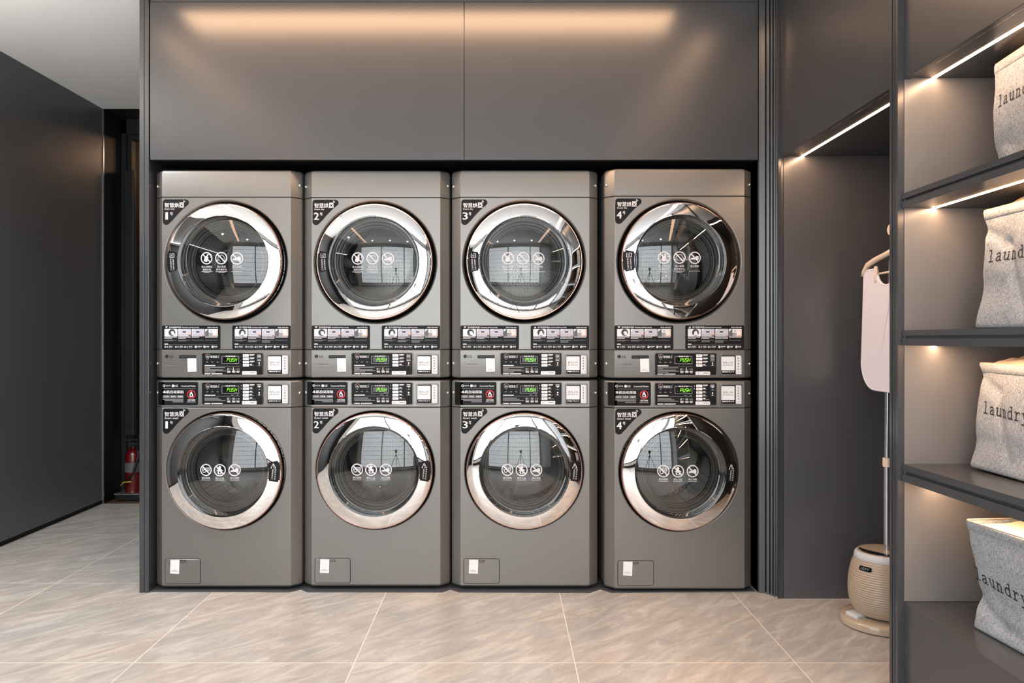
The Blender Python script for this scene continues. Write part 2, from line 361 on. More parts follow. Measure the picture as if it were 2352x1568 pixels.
bm = bmesh.new(); bmesh.ops.create_cone(bm, segments=32, cap_ends=True, radius1=.16, radius2=.16, depth=.05, matrix=Matrix.Translation((-2.2, 6.0, ZC - .03)))
obj('diffuser', bm, emis('hall_fill_lamp', WARM, 12), t)  # lamp added out of view to light the beige wall

# fire extinguisher on its stand
t = thing('fire_extinguisher', (-2.665, 4.965, .055), 'small red fire extinguisher with black hose on a black stand at the far left doorway', 'fire extinguisher')
bm = bmesh.new()
def vlathe(bm, prof, x, y, n=32, mi=0, sx=1, sy=1):
    rings = [[bm.verts.new((x + r * sx * math.cos(2 * PI * i / n), y + r * sy * math.sin(2 * PI * i / n), z)) for i in range(n)] for r, z in prof]
    for a, b in zip(rings, rings[1:]):
        for i in range(n): bm.faces.new((a[i], a[(i + 1) % n], b[(i + 1) % n], b[i])).material_index = mi
    bm.faces.new(rings[0][::-1]).material_index = mi; bm.faces.new(rings[-1]).material_index = mi
    return bm
obj('cylinder', vlathe(bm, [(.052, .056), (.056, .065), (.056, .30), (.05, .33), (.03, .355), (.015, .365), (.015, .38)], -2.665, 4.965), M['red'], t, smooth=40)
obj('label_band', vlathe(bmesh.new(), [(.0563, .20), (.0563, .27)], -2.665, 4.965), M['st_mid'], t, smooth=40)
bm = bmesh.new(); box(bm, -2.70, -2.63, 4.945, 4.985, .378, .41, bev=.004); box(bm, -2.72, -2.63, 4.955, 4.975, .42, .432)
obj('valve', bm, M['black'], t)
obj('hose', tube(bmesh.new(), [(-2.64, 4.94, .39), (-2.60, 4.91, .33), (-2.63, 4.895, .2), (-2.69, 4.897, .12)], .008), M['black'], t, smooth=180)
obj('nozzle_clip', tube(bmesh.new(), [(-2.72, 4.898, .11), (-2.70, 4.893, .135), (-2.64, 4.89, .14)], .004), M['yellow'], t, smooth=180)
t = thing('extinguisher_stand', (-2.66, 4.965, 0), 'low black box stand under the red extinguisher', 'stand')
obj('body', B(-2.76, -2.55, 4.895, 5.035, 0.004, .048, bev=.003), M['black'], t)
obj('top_edge', B(-2.765, -2.545, 4.89, 5.04, .048, .0545), M['alu'], t)

# ------------------------------------------------------------------ alcove joinery
t = thing('end_panel', (-1.645, 3.5, 0), 'narrow grey double end panel standing left of the first washer', 'cabinet panel')
obj('outer_panel', B(-1.670, -1.6485, 3.16, 3.95, 0, ZC, bev=.0015), M['panel'], t)
obj('inner_panel', B(-1.6465, -1.627, 3.16, 3.95, 0, ZC, bev=.0015), M['panel'], t)
t = thing('overhead_cabinet', (-.2, 3.5, 1.986), 'wide grey overhead cabinet with two flat doors spanning above all four dryers', 'cabinet')
xs = at(1066, YF)
obj('door', B(-1.6205, xs - .0012, YF, YF + .02, 1.988, 2.712, bev=.0012), M['panel'], t)
obj('door', B(xs + .0012, 1.172, YF, YF + .02, 1.988, 2.712, bev=.0012), M['panel'], t)
obj('top_rail', B(-1.6205, 1.172, YF + .004, YF + .022, 2.715, ZC), M['panel'], t)
obj('carcass', B(-1.6205, 1.172, YF + .022, 3.95, 1.988, ZC), M['black'], t)
t = thing('alcove_gable', (1.18, 3.5, 0), 'dark side panel inside the alcove right of the fourth washer and dryer', 'cabinet panel')
obj('panel', B(1.1745, 1.20, YF + .012, 3.95, 0, ZC), M['panel_dark'], t)
# stepped moulding that turns the corner towards the steamer niche
pl = [(1743.6, 3.160), (1757, 3.153), (1757.6, 3.176), (1760.3, 3.176), (1760.6, 3.142), (1767, 3.138), (1767.8, 3.158), (1769.6, 3.158), (1770, 3.127), (1774.2, 3.124), (1775, 3.142), (1777, 3.142),
      (1777.3, 3.108), (1780, 3.106), (1781, 3.122), (1785.5, 3.118), (1786.2, 3.096), (1788, 3.089)]
pts = [(at(a, b), b) for a, b in pl] + [(XF - .004, YN), (XF + .006, YN), (XF + .006, 3.9), (1.1745, 3.9), (1.1745, 3.17)]
struct('trim_2', prism(bmesh.new(), pts, 0, ZC), M['panel'])

# ------------------------------------------------------------------ steamer niche cabinet
ZU = 1.987; LX = 1.346
def led(parent, y0, y1, z, tilt=0.0):
    return obj('led_strip', B(LX - .006, LX + .006, y0, y1, z - .0006, z + .001), M['led'], parent)
t = thing('tall_cabinet', (1.55, 2.65, 0), 'tall grey cabinet bay with open lit niche holding the garment steamer', 'cabinet')
obj('side_panel', B(XF + .008, XR, YN, YN + .018, 0, ZC), M['niche_panel'], t)
obj('back_panel', B(XR - .016, XR, 2.20, YN, 0, ZU), M['panel_dark'], t)
obj('upper_door', B(XF, XF + .02, 2.20, YN - .002, ZU - .004, ZC - .003, bev=.001), M['panel'], t)
obj('upper_carcass', B(XF + .022, XR - .002, 2.20, YN - .001, ZU, ZC), M['panel'], t)
led(t, 2.20, YN - .001, ZU)

# ------------------------------------------------------------------ shelving unit
YS0, YS1 = 0.92, 2.153
t = thing('shelving_unit', (1.55, 1.55, 0), 'grey open shelving unit with warm lit shelves at the right', 'shelving')
pf = [(XD, YS1), (XD + .022, YS1), (XR, YS1), (XR, YS1 + .046), (XD, YS1 + .046), (XD, YS1 + .034), (XD + .008, YS1 + .033), (XD + .008, YS1 + .026), (XD, YS1 + .025), (XD, YS1 + .018), (XD + .005, YS1 + .017), (XD + .005, YS1 + .0145), (XD, YS1 + .0135)]
obj('side_panel', prism(bmesh.new(), pf, 0, ZC), M['panel'], t)
obj('side_panel', B(XD, XR, YS0 - .046, YS0, 0, ZC), M['panel'], t)
obj('inner_lining_panel', B(XF + .001, XR - .016, YS1 - .0025, YS1 - .0002, .352, ZU), M['lining_panel'], t)
obj('back_panel', B(XR - .016, XR - .001, YS0, YS1, .352, ZU), M['panel'], t)
obj('upper_door', B(XF, XF + .02, YS0, YS1, ZU - .004, ZC - .003, bev=.001), M['panel'], t)
u = obj('upper_carcass', B(XF + .022, XR - .002, YS0, YS1, ZU, ZC), M['panel'], t); led(t, YS0, YS1 - .004, ZU)
obj('base_front', B(XF, XF + .02, YS0, YS1, 0, .350, bev=.0008), M['panel'], t)
obj('base_top', B(XF + .001, XR - .016, YS0, YS1, .330, .3505), M['panel'], t)
SH = [(1.580, 1.625, .008), (1.152, 1.199, .008), (.728, .782, .018)]
for zb, zt, rise in SH:
    bm = bmesh.new(); th = (zt - zb)
    pr = [(XD + .012, zt), (XD + .012, zt - th * .36), (XD + .024, zt - th * .36), (XD + .024, zt - th * .56), (XD + .012, zt - th * .56), (XD + .012, zb), (XR - .016, zb), (XR - .016, zt)]
    a = [bm.verts.new((x, YS1 - .0026, z)) for x, z in pr]; b = [bm.verts.new((x, YS0, z + rise * (YS1 - YS0))) for x, z in pr]; n = len(pr)
    for i in range(n): bm.faces.new((a[i], a[(i + 1) % n], b[(i + 1) % n], b[i]))
    bm.faces.new(a[::-1]); bm.faces.new(b)
    s = obj('shelf', bm, M['panel'], t)
    bm = bmesh.new(); box(bm, LX - .006, LX + .006, YS0, YS1 - .004, zb - .0006, zb + .0005)
    for v in bm.verts: v.co.z += rise * (YS1 - v.co.y)
    obj('led_strip', bm, M['led'], s)
t = thing('wardrobe_cabinet', (1.55, .1, 0), 'tall closed grey cabinet between the shelving unit and the window wall', 'cabinet')
obj('door', B(XF, XF + .02, .14, YS0 - .05, .0, ZC - .003), M['panel'], t); obj('door', B(XF, XF + .02, YB + .002, .136, .0, ZC - .003), M['panel'], t)
obj('carcass', B(XF + .022, XR - .002, YB + .002, YS0 - .05, 0, ZC), M['panel_dark'], t)

# ------------------------------------------------------------------ ceiling lights
def linear(name, x0, x1, y0, y1, m, label):
    t = thing('linear_light', ((x0 + x1) / 2, (y0 + y1) / 2, ZC), label, 'ceiling light', 'warm linear lights let into the white ceiling')
    obj('diffuser', B(x0, x1, y0, y1, ZC - .004, ZC + .001), M[m], t)
    bm = bmesh.new()
    for a in ((x0 - .006, x0, y0 - .006, y1 + .006), (x1, x1 + .006, y0 - .006, y1 + .006), (x0, x1, y0 - .006, y0), (x0, x1, y1, y1 + .006)): box(bm, *a, ZC - .006, ZC + .001)
    obj('frame', bm, M['st_white'], t)
linear('a', -1.58, .84, 2.75, 2.96, 'cove_x', 'warm linear ceiling light running along the overhead cabinet doors')
linear('b', -1.84, -1.74, -.35, 2.70, 'cove_y', 'warm linear ceiling light running towards the window on the left')
linear('c', 1.02, 1.12, -.35, 2.70, 'cove_y', 'warm linear ceiling light running towards the window beside the shelving')
for i, (x, y, lb) in enumerate([(-1.3, .0, 'left one of the row above the camera'), (-.35, .0, 'middle one of the row above the camera'), (.6, .0, 'right one of the row above the camera'), 
                                (-2.35, 2.5, 'beside the charcoal left wall'), (-2.35, .8, 'second one beside the charcoal left wall')]):  # lamps added out of view to lift the ambient light
    t = thing('fill_downlight', (x, y, ZC), 'added unseen round fill lamp in the white ceiling, ' + lb, 'ceiling light', 'added fill downlights')
    bm = bmesh.new(); bmesh.ops.create_cone(bm, segments=32, cap_ends=True, radius1=.045, radius2=.045, depth=.004, matrix=Matrix.Translation((x, y, ZC - .001)))
    obj('lamp_lens', bm, M.setdefault('down', emis('fill_lens', (1, .93, .85), DOWN_E)), t)
    bm = bmesh.new(); bmesh.ops.create_cone(bm, segments=32, cap_ends=True, radius1=.06, radius2=.056, depth=.003, matrix=Matrix.Translation((x, y, ZC - .0005)))
    obj('trim_ring', bm, M['st_white'], t)
    ld = bpy.data.lights.new('fill_lamp', 'SPOT'); ld.energy = DOWN_W * (2.4 if x < -2 and y > 2 else 1); ld.color = (.88, .94, 1); ld.spot_size = R(150); ld.spot_blend = 1; ld.shadow_soft_size = .045  # stronger beside the left wall to brighten the ceiling corner
    lo = bpy.data.objects.new('lamp', ld); lo.location = (0, 0, -.012); link(lo, t)
t = thing('wall_light', (XL + .03, 1.4, 2.0), 'slim linear wall light washing the ceiling, seen only in the chrome door rings', 'wall light')
obj('housing', B(XL + .001, XL + .07, .2, 2.6, 1.96, 1.995), M['panel_dark'], t)
obj('diffuser', B(XL + .008, XL + .064, .202, 2.598, 1.995, 2.0), emis('wall_light_diffuser', (1, .93, .84), 105.0), t)
# ------------------------------------------------------------------ stacked dryers and washers, built at x = 0 with their front plane at y = 0
K = .002003
def g(px, py): return ((px - 1560.5) * K, CH - (py - 768) * K)          # sizes read off the fourth stack
def f5(u, v): return ((u - 1117.1) * .00032364, 1.2521 - v * .00032364)
def front(x, z): return max(0.0, (abs(x) - .298) / .042 * .032)
HALF = [(-.298, 0.0), (-.3365, .0295), (-.3395, .0335), (-.341, .040), (-.341, .70), (.341, .70), (.341, .040), (.3395, .0335), (.3365, .0295), (.298, 0.0)]
def shell(zs, hole=None, front_open=False):
    """plan outline HALF stacked at heights [(z, inset)]; hole = (cx, cz, r) leaves a round opening in the tallest front band"""
    bm = bmesh.new(); n = len(HALF); loops = []
    for z, ins in zs:
        lp = []
        for x, y in HALF:
            sx = -1 if x < 0 else 1; dy = ins if y < .5 else -ins
            lp.append(bm.verts.new((x - sx * ins * (.75 if abs(x) < .3 else 1), y + dy, z)))
        loops.append(lp)
    big = max(range(len(zs) - 1), key=lambda i: zs[i + 1][0] - zs[i][0])
    for k in range(len(zs) - 1):
        a, b = loops[k], loops[k + 1]
        for i in range(n):
            j = (i + 1) % n
            if i == n - 1 and hole and k == big:
                cx, cz, r = hole; N = 96; x0, x1, z0, z1 = -.298, .298, zs[k][0], zs[k + 1][0]
                angs = sorted([2 * PI * q / N for q in range(N)] + [math.atan2(zc - cz, xc - cx) % (2 * PI) for xc in (x0, x1) for zc in (z0, z1)])
                inner, outer = [], []
                cr = {(x0, z0): a[0], (x0, z1): b[0], (x1, z0): a[n - 1], (x1, z1): b[n - 1]}
                for t in angs:
                    c, s = math.cos(t), math.sin(t); inner.append(bm.verts.new((cx + r * c, 0, cz + r * s)))
                    tt = min([(x1 - cx) / c if c > 1e-9 else 1e9, (x0 - cx) / c if c < -1e-9 else 1e9, (z1 - cz) / s if s > 1e-9 else 1e9, (z0 - cz) / s if s < -1e-9 else 1e9])
                    X, Z = cx + tt * c, cz + tt * s; v = None
                    for (xc, zc), cv in cr.items():
                        if abs(X - xc) < 1e-6 and abs(Z - zc) < 1e-6: v = cv
                    outer.append(v or bm.verts.new((X, 0, Z)))
                m_ = len(angs)
                for q in range(m_):
                    w = (q + 1) % m_; bm.faces.new((outer[q], outer[w], inner[w], inner[q]))
                continue
            bm.faces.new((a[i], b[i], b[j], a[j]))
    bm.faces.new(loops[0]); bm.faces.new(loops[-1][::-1])
    bmesh.ops.recalc_face_normals(bm, faces=[f for f in bm.faces if True])
    return bm
def rr(x0, x1, z0, z1, r, n=5):
    pts = []
    for cx, cz, a0 in ((x1 - r, z0 + r, -90), (x1 - r, z1 - r, 0), (x0 + r, z1 - r, 90), (x0 + r, z0 + r, 180)):
        for k in range(n): a = R(a0 + k * 90 / (n - 1)); pts.append((cx + r * math.cos(a), cz + r * math.sin(a)))
    return pts
def plate(bm, x0, x1, z0, z1, r, y0, y1, mi=0, bev=.001):
    """rounded rectangle standing in the x-z plane, front at y0, back at y1"""
    lay = [(y1, 0), (y0 + bev, 0), (y0, bev)]; loops = []
    for y, s in lay: loops.append([bm.verts.new((x, y, z)) for x, z in rr(x0 + s, x1 - s, z0 + s, z1 - s, max(r - s, .0005))])
    n = len(loops[0])
    for a, b in zip(loops, loops[1:]):
        for i in range(n): bm.faces.new((a[i], a[(i + 1) % n], b[(i + 1) % n], b[i])).material_index = mi
    bm.faces.new(loops[-1]).material_index = mi; bm.faces.new(loops[0][::-1]).material_index = mi
    return bm
def rim(bm, x0, x1, z0, z1, r, w, y0, y1, mi=0):
    """rounded rectangular bezel"""
    A = [bm.verts.new((x, y1, z)) for x, z in rr(x0, x1, z0, z1, r)]; B_ = [bm.verts.new((x, y0, z)) for x, z in rr(x0 + w * .3, x1 - w * .3, z0 + w * .3, z1 - w * .3, r)]
    C = [bm.verts.new((x, y0, z)) for x, z in rr(x0 + w * .7, x1 - w * .7, z0 + w * .7, z1 - w * .7, r * .8)]; D = [bm.verts.new((x, y1, z)) for x, z in rr(x0 + w, x1 - w, z0 + w, z1 - w, r * .7)]
    for a, b in ((A, B_), (B_, C), (C, D)):
        n = len(a)
        for i in range(n): bm.faces.new((a[i], a[(i + 1) % n], b[(i + 1) % n], b[i])).material_index = mi
    return bm

def ring_y(r):                                             # chrome ring surface, gently convex cone
    t = (r - .2085) / (.2625 - .2085); return -.036 + (.0055 * t + .0065 * t * t)
def make_door(root, cx, cz, kind):
    Rg, tilt = (.66, -.040) if kind == 'dry' else (.66, .024)
    def gy(x, z):
        dx, dz = x - cx, z - cz; return -.037 + (dx * dx + dz * dz) / 2 / Rg - tilt * dz * .0 + tilt * dz
    dr = obj('door', lathe(bmesh.new(), [(.2085, .03), (.2065, -.012), (.2055, -.030), (.2075, -.0375), (.2095, ring_y(.2095) - .0002)] + [(.2095 + .0053 * k, ring_y(.2095 + .0053 * k)) for k in range(11)]
                              + [(.2655, -.0205), (.2668, -.017), (.2668, -.012), (.2665, .012), (.255, .03)], cx, cz, n=144), M['chrome'], root, smooth=35)
    obj('rim', lathe(bmesh.new(), [(.2630, -.0238), (.2650, -.0238), (.2680, -.018), (.2682, -.012), (.2668, -.010)], cx, cz, n=144), M['copper'], dr, smooth=60)
    # cover glass
    bm = bmesh.new(); rings = [[bm.verts.new((cx, gy(cx, cz), cz))]]
    for k in range(1, 13):
        r = .2062 * k / 12; rings.append([bm.verts.new((cx + r * math.cos(2 * PI * i / 96), gy(cx + r * math.cos(2 * PI * i / 96), cz + r * math.sin(2 * PI * i / 96)), cz + r * math.sin(2 * PI * i / 96))) for i in range(96)])
    for i in range(96): bm.faces.new((rings[0][0], rings[1][i], rings[1][(i + 1) % 96]))
    for a, b in zip(rings[1:], rings[2:]):
        for i in range(96): bm.faces.new((a[i], b[i], b[(i + 1) % 96], a[(i + 1) % 96]))
    gl = obj('glass', bm, M['glass'], dr, smooth=180)
    obj('inner_frame', lathe(bmesh.new(), [(.2065, .010), (.199, .011), (.197, .016), (.189, .017), (.187, .022), (.177, .023), (.173, .030), (.166, .031), (.163, .036), (.158, .037), (.157, .05)], cx, cz), M['funnel'], dr, smooth=30)
    obj('glass_bowl', lathe(bmesh.new(), [(.160, .030), (.155, .05), (.145, .09), (.12, .115), (.07, .128), (0, .132)], cx, cz), M['bowl'], dr, smooth=180)
    # grip slot in the inner frame
    sgn = -1 if kind == 'dry' else 1
    if True:
        bm = bmesh.new(); P = []
        for k in range(15):
            a = R(-24 + 48 * k / 14) + (PI if sgn < 0 else 0); P.append((cx + .1915 * math.cos(a), -.0005 + .012, cz + .1915 * math.sin(a)))
        tube(bm, P, .0045, n=8); obj('grip', bm, M['st_mid' if kind == 'dry' else 'black'], dr, smooth=180)
    # pictograms on the glass
    D = Dec(lambda x, z: (cx + x * K, cz - z * K), ['icon', 'st_mid'])
    if kind == 'dry':
        cs = [(-37.5, -6.5), (-3, -6.5), (32, -6)]; r = 14
        for x, z in cs: D.nosign(x, z, r, 'icon', 2, 2.4)
        x, z = cs[0]; D.poly(D.ccw([(x - 7, z + 6.5), (x - 3.5, z - 5), (x + 5, z - 2.5), (x + 1, z + 9)]), 'icon', 1); D.poly(D.ccw([(x, z - 4), (x + 1, z - 8.5), (x + 4.5, z - 7.5), (x + 3.5, z - 3.5)]), 'icon', 1)
        D.line([(x + 2, z - 8.5), (x + 7, z - 9), (x + 9, z - 6)], 1.3, 'icon', 1); D.disc(x + 9.5, z - 2.5, 1.3, 'icon', 1)
        x, z = cs[1]; D.line([(x - 4, z - 7), (x - 10, z + 4.5), (x - 8.5, z + 6), (x - 5.5, z + 3), (x - 3.5, z + 7), (x - .5, z + 7)], .8, 'icon', 1)
        D.line([(x - 4, z - 7), (x - 2, z - 5.5), (x + 2, z - 7.5), (x + 5, z - 5), (x + 10, z + 4.5), (x + 7, z + 7), (x + 3, z + 7)], .8, 'icon', 1)
        x, z = cs[2]; D.poly(D.ccw([(x - 9.5, z + 4), (x - 9, z + 1), (x - 4, z - .5), (x + 1, z - 1.5), (x + 3, z - 4.5), (x + 8.5, z - 4), (x + 9, z + 4.5), (x + 4, z + 4)]), 'icon', 1)
        for (x, _), rows in zip(cs, (['禁止含精油', '易燃衣物'], ['禁止高温', '烘羊绒羊毛'], ['禁止烘鞋'])):
            for i, s in enumerate(rows): w = len(s) * 2.5; D.text(s, x - w, 10.5 + i * 6.4, x + w, 15.3 + i * 6.4, 'icon', 2, .01)
            D.dashes(x - 13, 23.5, x + 13, .9, 'icon', 2, 3, .3)
            if len(rows) > 1: D.dashes(x - 7, 25.6, x + 7, .9, 'icon', 2, 4, .3)
    else:
        cs = [(-39, -4), (-6.5, -4), (27, -4)]; r = 13.8
        for x, z in cs: D.nosign(x, z, r, 'icon', 2, 2.4)
        x, z = cs[0]; D.ring(x - 4, z + 2.5, 2.6, 4.2, 'icon', 1, 20); D.line([(x - 8, z + 2), (x - 8, z - 4), (x + 8, z - 5), (x + 8, z + 1)], 1.2, 'icon', 1)
        for k in range(3): D.line([(x + 1, z - 2 + 2.6 * k), (x + 8, z - 3 + 2.6 * k)], 1.1, 'icon', 1)
        x, z = cs[1]; D.disc(x, z - 6.3, 3.3, 'icon', 1); D.poly(D.ccw([(x - 2, z - 3.5), (x + 2, z - 3.5), (x + 7.5, z + 1), (x + 6, z + 2.8), (x + 3, z + 1), (x + 3, z + 3), (x - 3, z + 3), (x - 3, z + 1), (x - 6, z + 3), (x - 7, z + 1)]), 'icon', 1)
        D.line([(x - 2.5, z + 3), (x - 4, z + 6), (x - 1.5, z + 8)], 2.4, 'icon', 1); D.line([(x + 2.5, z + 3), (x + 4, z + 6), (x + 1.5, z + 8)], 2.4, 'icon', 1)
        x, z = cs[2]; D.poly(D.ccw([(x - 9.5, z + 4), (x - 9, z + 1), (x - 4, z - .5), (x + 1, z - 1.5), (x + 3, z - 4.5), (x + 8.5, z - 4), (x + 9, z + 4.5), (x + 4, z + 4)]), 'icon', 1)
        for (x, _), s in zip(cs, ('硬币硬物', '禁止儿童', '禁止洗鞋')):
            D.text(s, x - 10, 12, x + 10, 17, 'icon', 2, .01); D.dashes(x - 10.5, 18.6, x + 10.5, 1, 'icon', 2, 5, .3)
    D.build('pictogram', dr, surf=lambda x, z: gy(x, z), step=.00008)
    # notice stuck on the chrome ring
    S = Dec(lambda x, z: (cx + x * K, cz - z * K), ['st_black', 'icon'])
    def sec(a0, a1, r0, r1):
        n = 8; P = [(r1 * math.cos(R(a0 + (a1 - a0) * k / n)), -r1 * math.sin(R(a0 + (a1 - a0) * k / n))) for k in range(n + 1)]
        P += [(r0 * math.cos(R(a1 - (a1 - a0) * k / n)), -r0 * math.sin(R(a1 - (a1 - a0) * k / n))) for k in range(n + 1)]
        return P
    def strip(a0, a1, r0, r1):
        n = 12
        for k in range(n):
            b0, b1 = a0 + (a1 - a0) * k / n, a0 + (a1 - a0) * (k + 1) / n; q = 2.4 * (1 if 0 < k < n - 1 else 0); e = 2.2 if k in (0, n - 1) else 0
            for m_ in range(3):
                ra, rb = r0 + e + (r1 - r0 - 2 * e) * m_ / 3, r0 + e + (r1 - r0 - 2 * e) * (m_ + 1) / 3
                S.poly(S.ccw([(ra * math.cos(R(b0)), -ra * math.sin(R(b0))), (rb * math.cos(R(b0)), -rb * math.sin(R(b0))), (rb * math.cos(R(b1)), -rb * math.sin(R(b1))), (ra * math.cos(R(b1)), -ra * math.sin(R(b1)))]), 'st_black', 1)
    if kind == 'dry':
        strip(169, 191.5, 104.8, 129.5); S.frame(-122.5, -17.5, -111, -7.5, 1.2, 'icon', 2); S.text('拉', -119.4, -15, -114, -10, 'icon', 2)
        for i, c in enumerate('请直接拉开门'): S.text(c, -122 + i * .35, -5.2 + i * 4.6, -118 + i * .35, -1.4 + i * 4.6, 'icon', 2, .01)
        for i, c in enumerate('查看烘干情况'): S.text(c, -115.5 + i * .3, -4.6 + i * 4.2, -111.8 + i * .3, -1 + i * 4.2, 'icon', 2, .01)
    else:
        strip(-11, 11.5, 104.8, 129.5); tx = 115; S.line([(tx, -18.5), (tx + 5.3, -8.5), (tx - 5.3, -8.5), (tx, -18.5)], 1.3, 'icon', 2); S.line([(tx, -15), (tx, -11.2)], 1.0, 'icon', 2)
        for i, c in enumerate('请直接拉开门'): S.text(c, 112.5 - i * .4, -6 + i * 4.0, 115.9 - i * .4, -2.4 + i * 4.0, 'icon', 2, .01)
        for i, c in enumerate('程序完成后'): S.text(c, 118 - i * .45, -6 + i * 5.1, 121.6 - i * .45, -2.2 + i * 5.1, 'icon', 2, .01)
    S.build('door_notice', dr, surf=lambda x, z: ring_y(min(.2625, max(.2085, math.hypot(x - cx, z - cz)))), step=.00015)
    return dr

def instruction(root, u0, dry):
    D = Dec(f5, ['st_black', 'st_white', 'st_grey', 'st_mid', 'st_lilac', 'st_skin'])
    D.rect(u0, 75, u0 + 836, 415, 'st_black', 1, 20); a = u0 + 36
    tri = [(a + 8, 90), (a + 48, 90), (a + 28, 113)] if not dry else [(a + 8, 113), (a + 48, 113), (a + 28, 88)]
    D.poly(D.ccw(tri), 'st_white'.replace('st_white', 'st_white'), 2)
    D.text('烘干机操作指南' if dry else '洗衣机操作指南', a + 64, 90, a + 238, 114, 'st_white', 2, .02)
    D.text('DRYING INSTRUCTIONS' if dry else 'WASHING INSTRUCTIONS', a + 248, 95, a + (476 if dry else 494), 112, 'st_white', 2, .02)
    D.text('4000-048-801', a + 612, 94, a + 764, 112, 'st_white', 2, .02)
    for k in range(4):
        x = a + [0, 194, 388, 580][k]; w = 184; D.rect(x, 124, x + w, 230, 'st_lilac' if k in (1, 2) else 'st_white', 2, 8)
        if k == 0:
            D.disc(x + 108, 176, 50, 'st_mid', 3); D.disc(x + 108, 176, 40, 'st_black', 4); D.disc(x + 112, 182, 34, 'st_mid', 5)
            if dry: D.poly(D.ccw([(x + 80, 218), (x + 96, 160), (x + 122, 150), (x + 146, 214)]), 'st_white', 6)
            else: D.poly(D.ccw([(x + 92, 160), (x + 132, 158), (x + 152, 214), (x + 108, 210)]), 'st_white', 6)
        elif k in (1, 2):
            D.rect(x + 8, 205, x + w - 8, 214, 'st_grey', 3); D.rect(x + 64, 158, x + 112, 174, 'st_black', 3); D.line([(x + 14, 160), (x + 34, 150)], 5, 'st_grey', 3)
            D.poly(D.ccw([(x + 140, 176), (x + w - 2, 196), (x + w - 2, 228), (x + 150, 226)] if k == 1 else [(x + 120, 226), (x + 138, 204), (x + w - 4, 228)]), 'st_skin', 4)
            D.poly(D.ccw([(x + 150, 206), (x + w - 2, 212), (x + w - 2, 229), (x + 150, 229)] if k == 1 else [(x + 150, 222), (x + 160, 214), (x + w - 2, 229)]), 'st_mid', 5)
        else:
            D.rect(x + 2, 126, x + 52, 228, 'st_mid', 3, 4); D.rect(x + 66, 136, x + 116, 172, 'st_white', 4); D.rect(x + 52, 178, x + 104, 226, 'st_grey', 3)
            D.poly(D.ccw([(x + 108, 162), (x + 180, 134), (x + 182, 228), (x + 104, 226)]), 'st_skin', 5); D.poly(D.ccw([(x + 114, 160), (x + 164, 148), (x + 170, 208), (x + 120, 216)]), 'st_white', 6)
            D.rect(x + 76, 146, x + 100, 164, 'st_grey', 5)
        D.poly(D.ccw([(x + 3, 127), (x + 46, 127), (x + 3, 164)]), 'st_white', 6)
        n = (2, 2, 1, 1) if not dry else (2, 2, 2, 1)
        for i in range(n[k]): D.dashes(x, 237 + i * 17, x + (w - 4 if i < n[k] - 1 or k == 3 and 0 else (w - 4 if (k + i) % 3 == 0 else 110)), 9, 'st_white', 2, k * 7 + i)
        for i in range((2, 2, 1, 1)[k] if not dry else (2, 3, 4, 1)[k]): D.dashes(x, 281 + i * 12, x + (170 if i == 0 else 120), 5, 'st_grey', 2, k * 5 + i + 40, .4)
    D.rect(a, 334, a + 52, 347, 'st_white', 2); D.rect(a, 351, a + 756, 354, 'st_grey', 2)
    for k in range(6):
        x = a + [0, 150, 283, 432, 556, 672][k]
        if k < 3:
            D.ring(x + 14, 380, 7, 13, 'st_white', 2, 12); D.rect(x + 36, 368, x + 52, 394, 'st_grey', 2); D.dashes(x + 64, 368, x + 112, 9, 'st_white', 2, k); D.dashes(x + 64, 382, x + 128, 6, 'st_grey', 2, k + 9); D.dashes(x + 64, 392, x + 104, 5, 'st_grey', 2, k + 3)
        else:
            D.disc(x + 16, 380, 17, 'st_white', 2); D.line([(x + 8, 372), (x + 24, 388)], 5, 'st_black', 3); D.dashes(x + 40, 369, x + (104 if k == 3 else 84), 11, 'st_white', 2, k); D.dashes(x + 40, 386, x + 84, 6, 'st_grey', 2, k + 9)
    D.build('instruction_sticker', root)

def number_sticker(root, word, en, num, dz):
    D = Dec(lambda u, v: g(1410 + u / 22.4, 450 + v / 22.4 + dz), ['st_black', 'st_white'])
    P = []
    def arc(cx, cy, r, a0, a1, n=7):
        for k in range(n): a = R(a0 + (a1 - a0) * k / (n - 1)); P.append((cx + r * math.cos(a), cy + r * math.sin(a)))
    arc(225, 285, 145, 180, 270); arc(1270, 300, 160, -90, 55, 9); P.extend([(1100, 650), (800, 960), (600, 1200)]); arc(265, 1265, 190, 45, 180, 9)
    D.poly(D.ccw(P), 'st_black', 1)
    D.text(word, 175, 322, 915, 555, 'st_white', 2, .022); D.text(en, 175, 590, 690 if 'dry' in en else 880, 690, 'st_white', 2, .012)
    D.text(num, 150 if num != '1' else 215, 805, 415 if num != '1' else 345, 1175, 'st_white', 2, .03); D.text('号', 455, 800, 600, 960, 'st_white', 2, .03)
    D.frame(945, 290, 1165, 555, 28, 'st_white', 2); D.rect(975, 300, 1135, 350, 'st_white', 2); D.ring(1055, 435, 45, 78, 'st_white', 2, 20)
    for r in (50, 105): D.ring(1130, 300, r - 10, r + 14, 'st_white', 2, 8, -80, -10)
    return D.build('number_sticker', root)

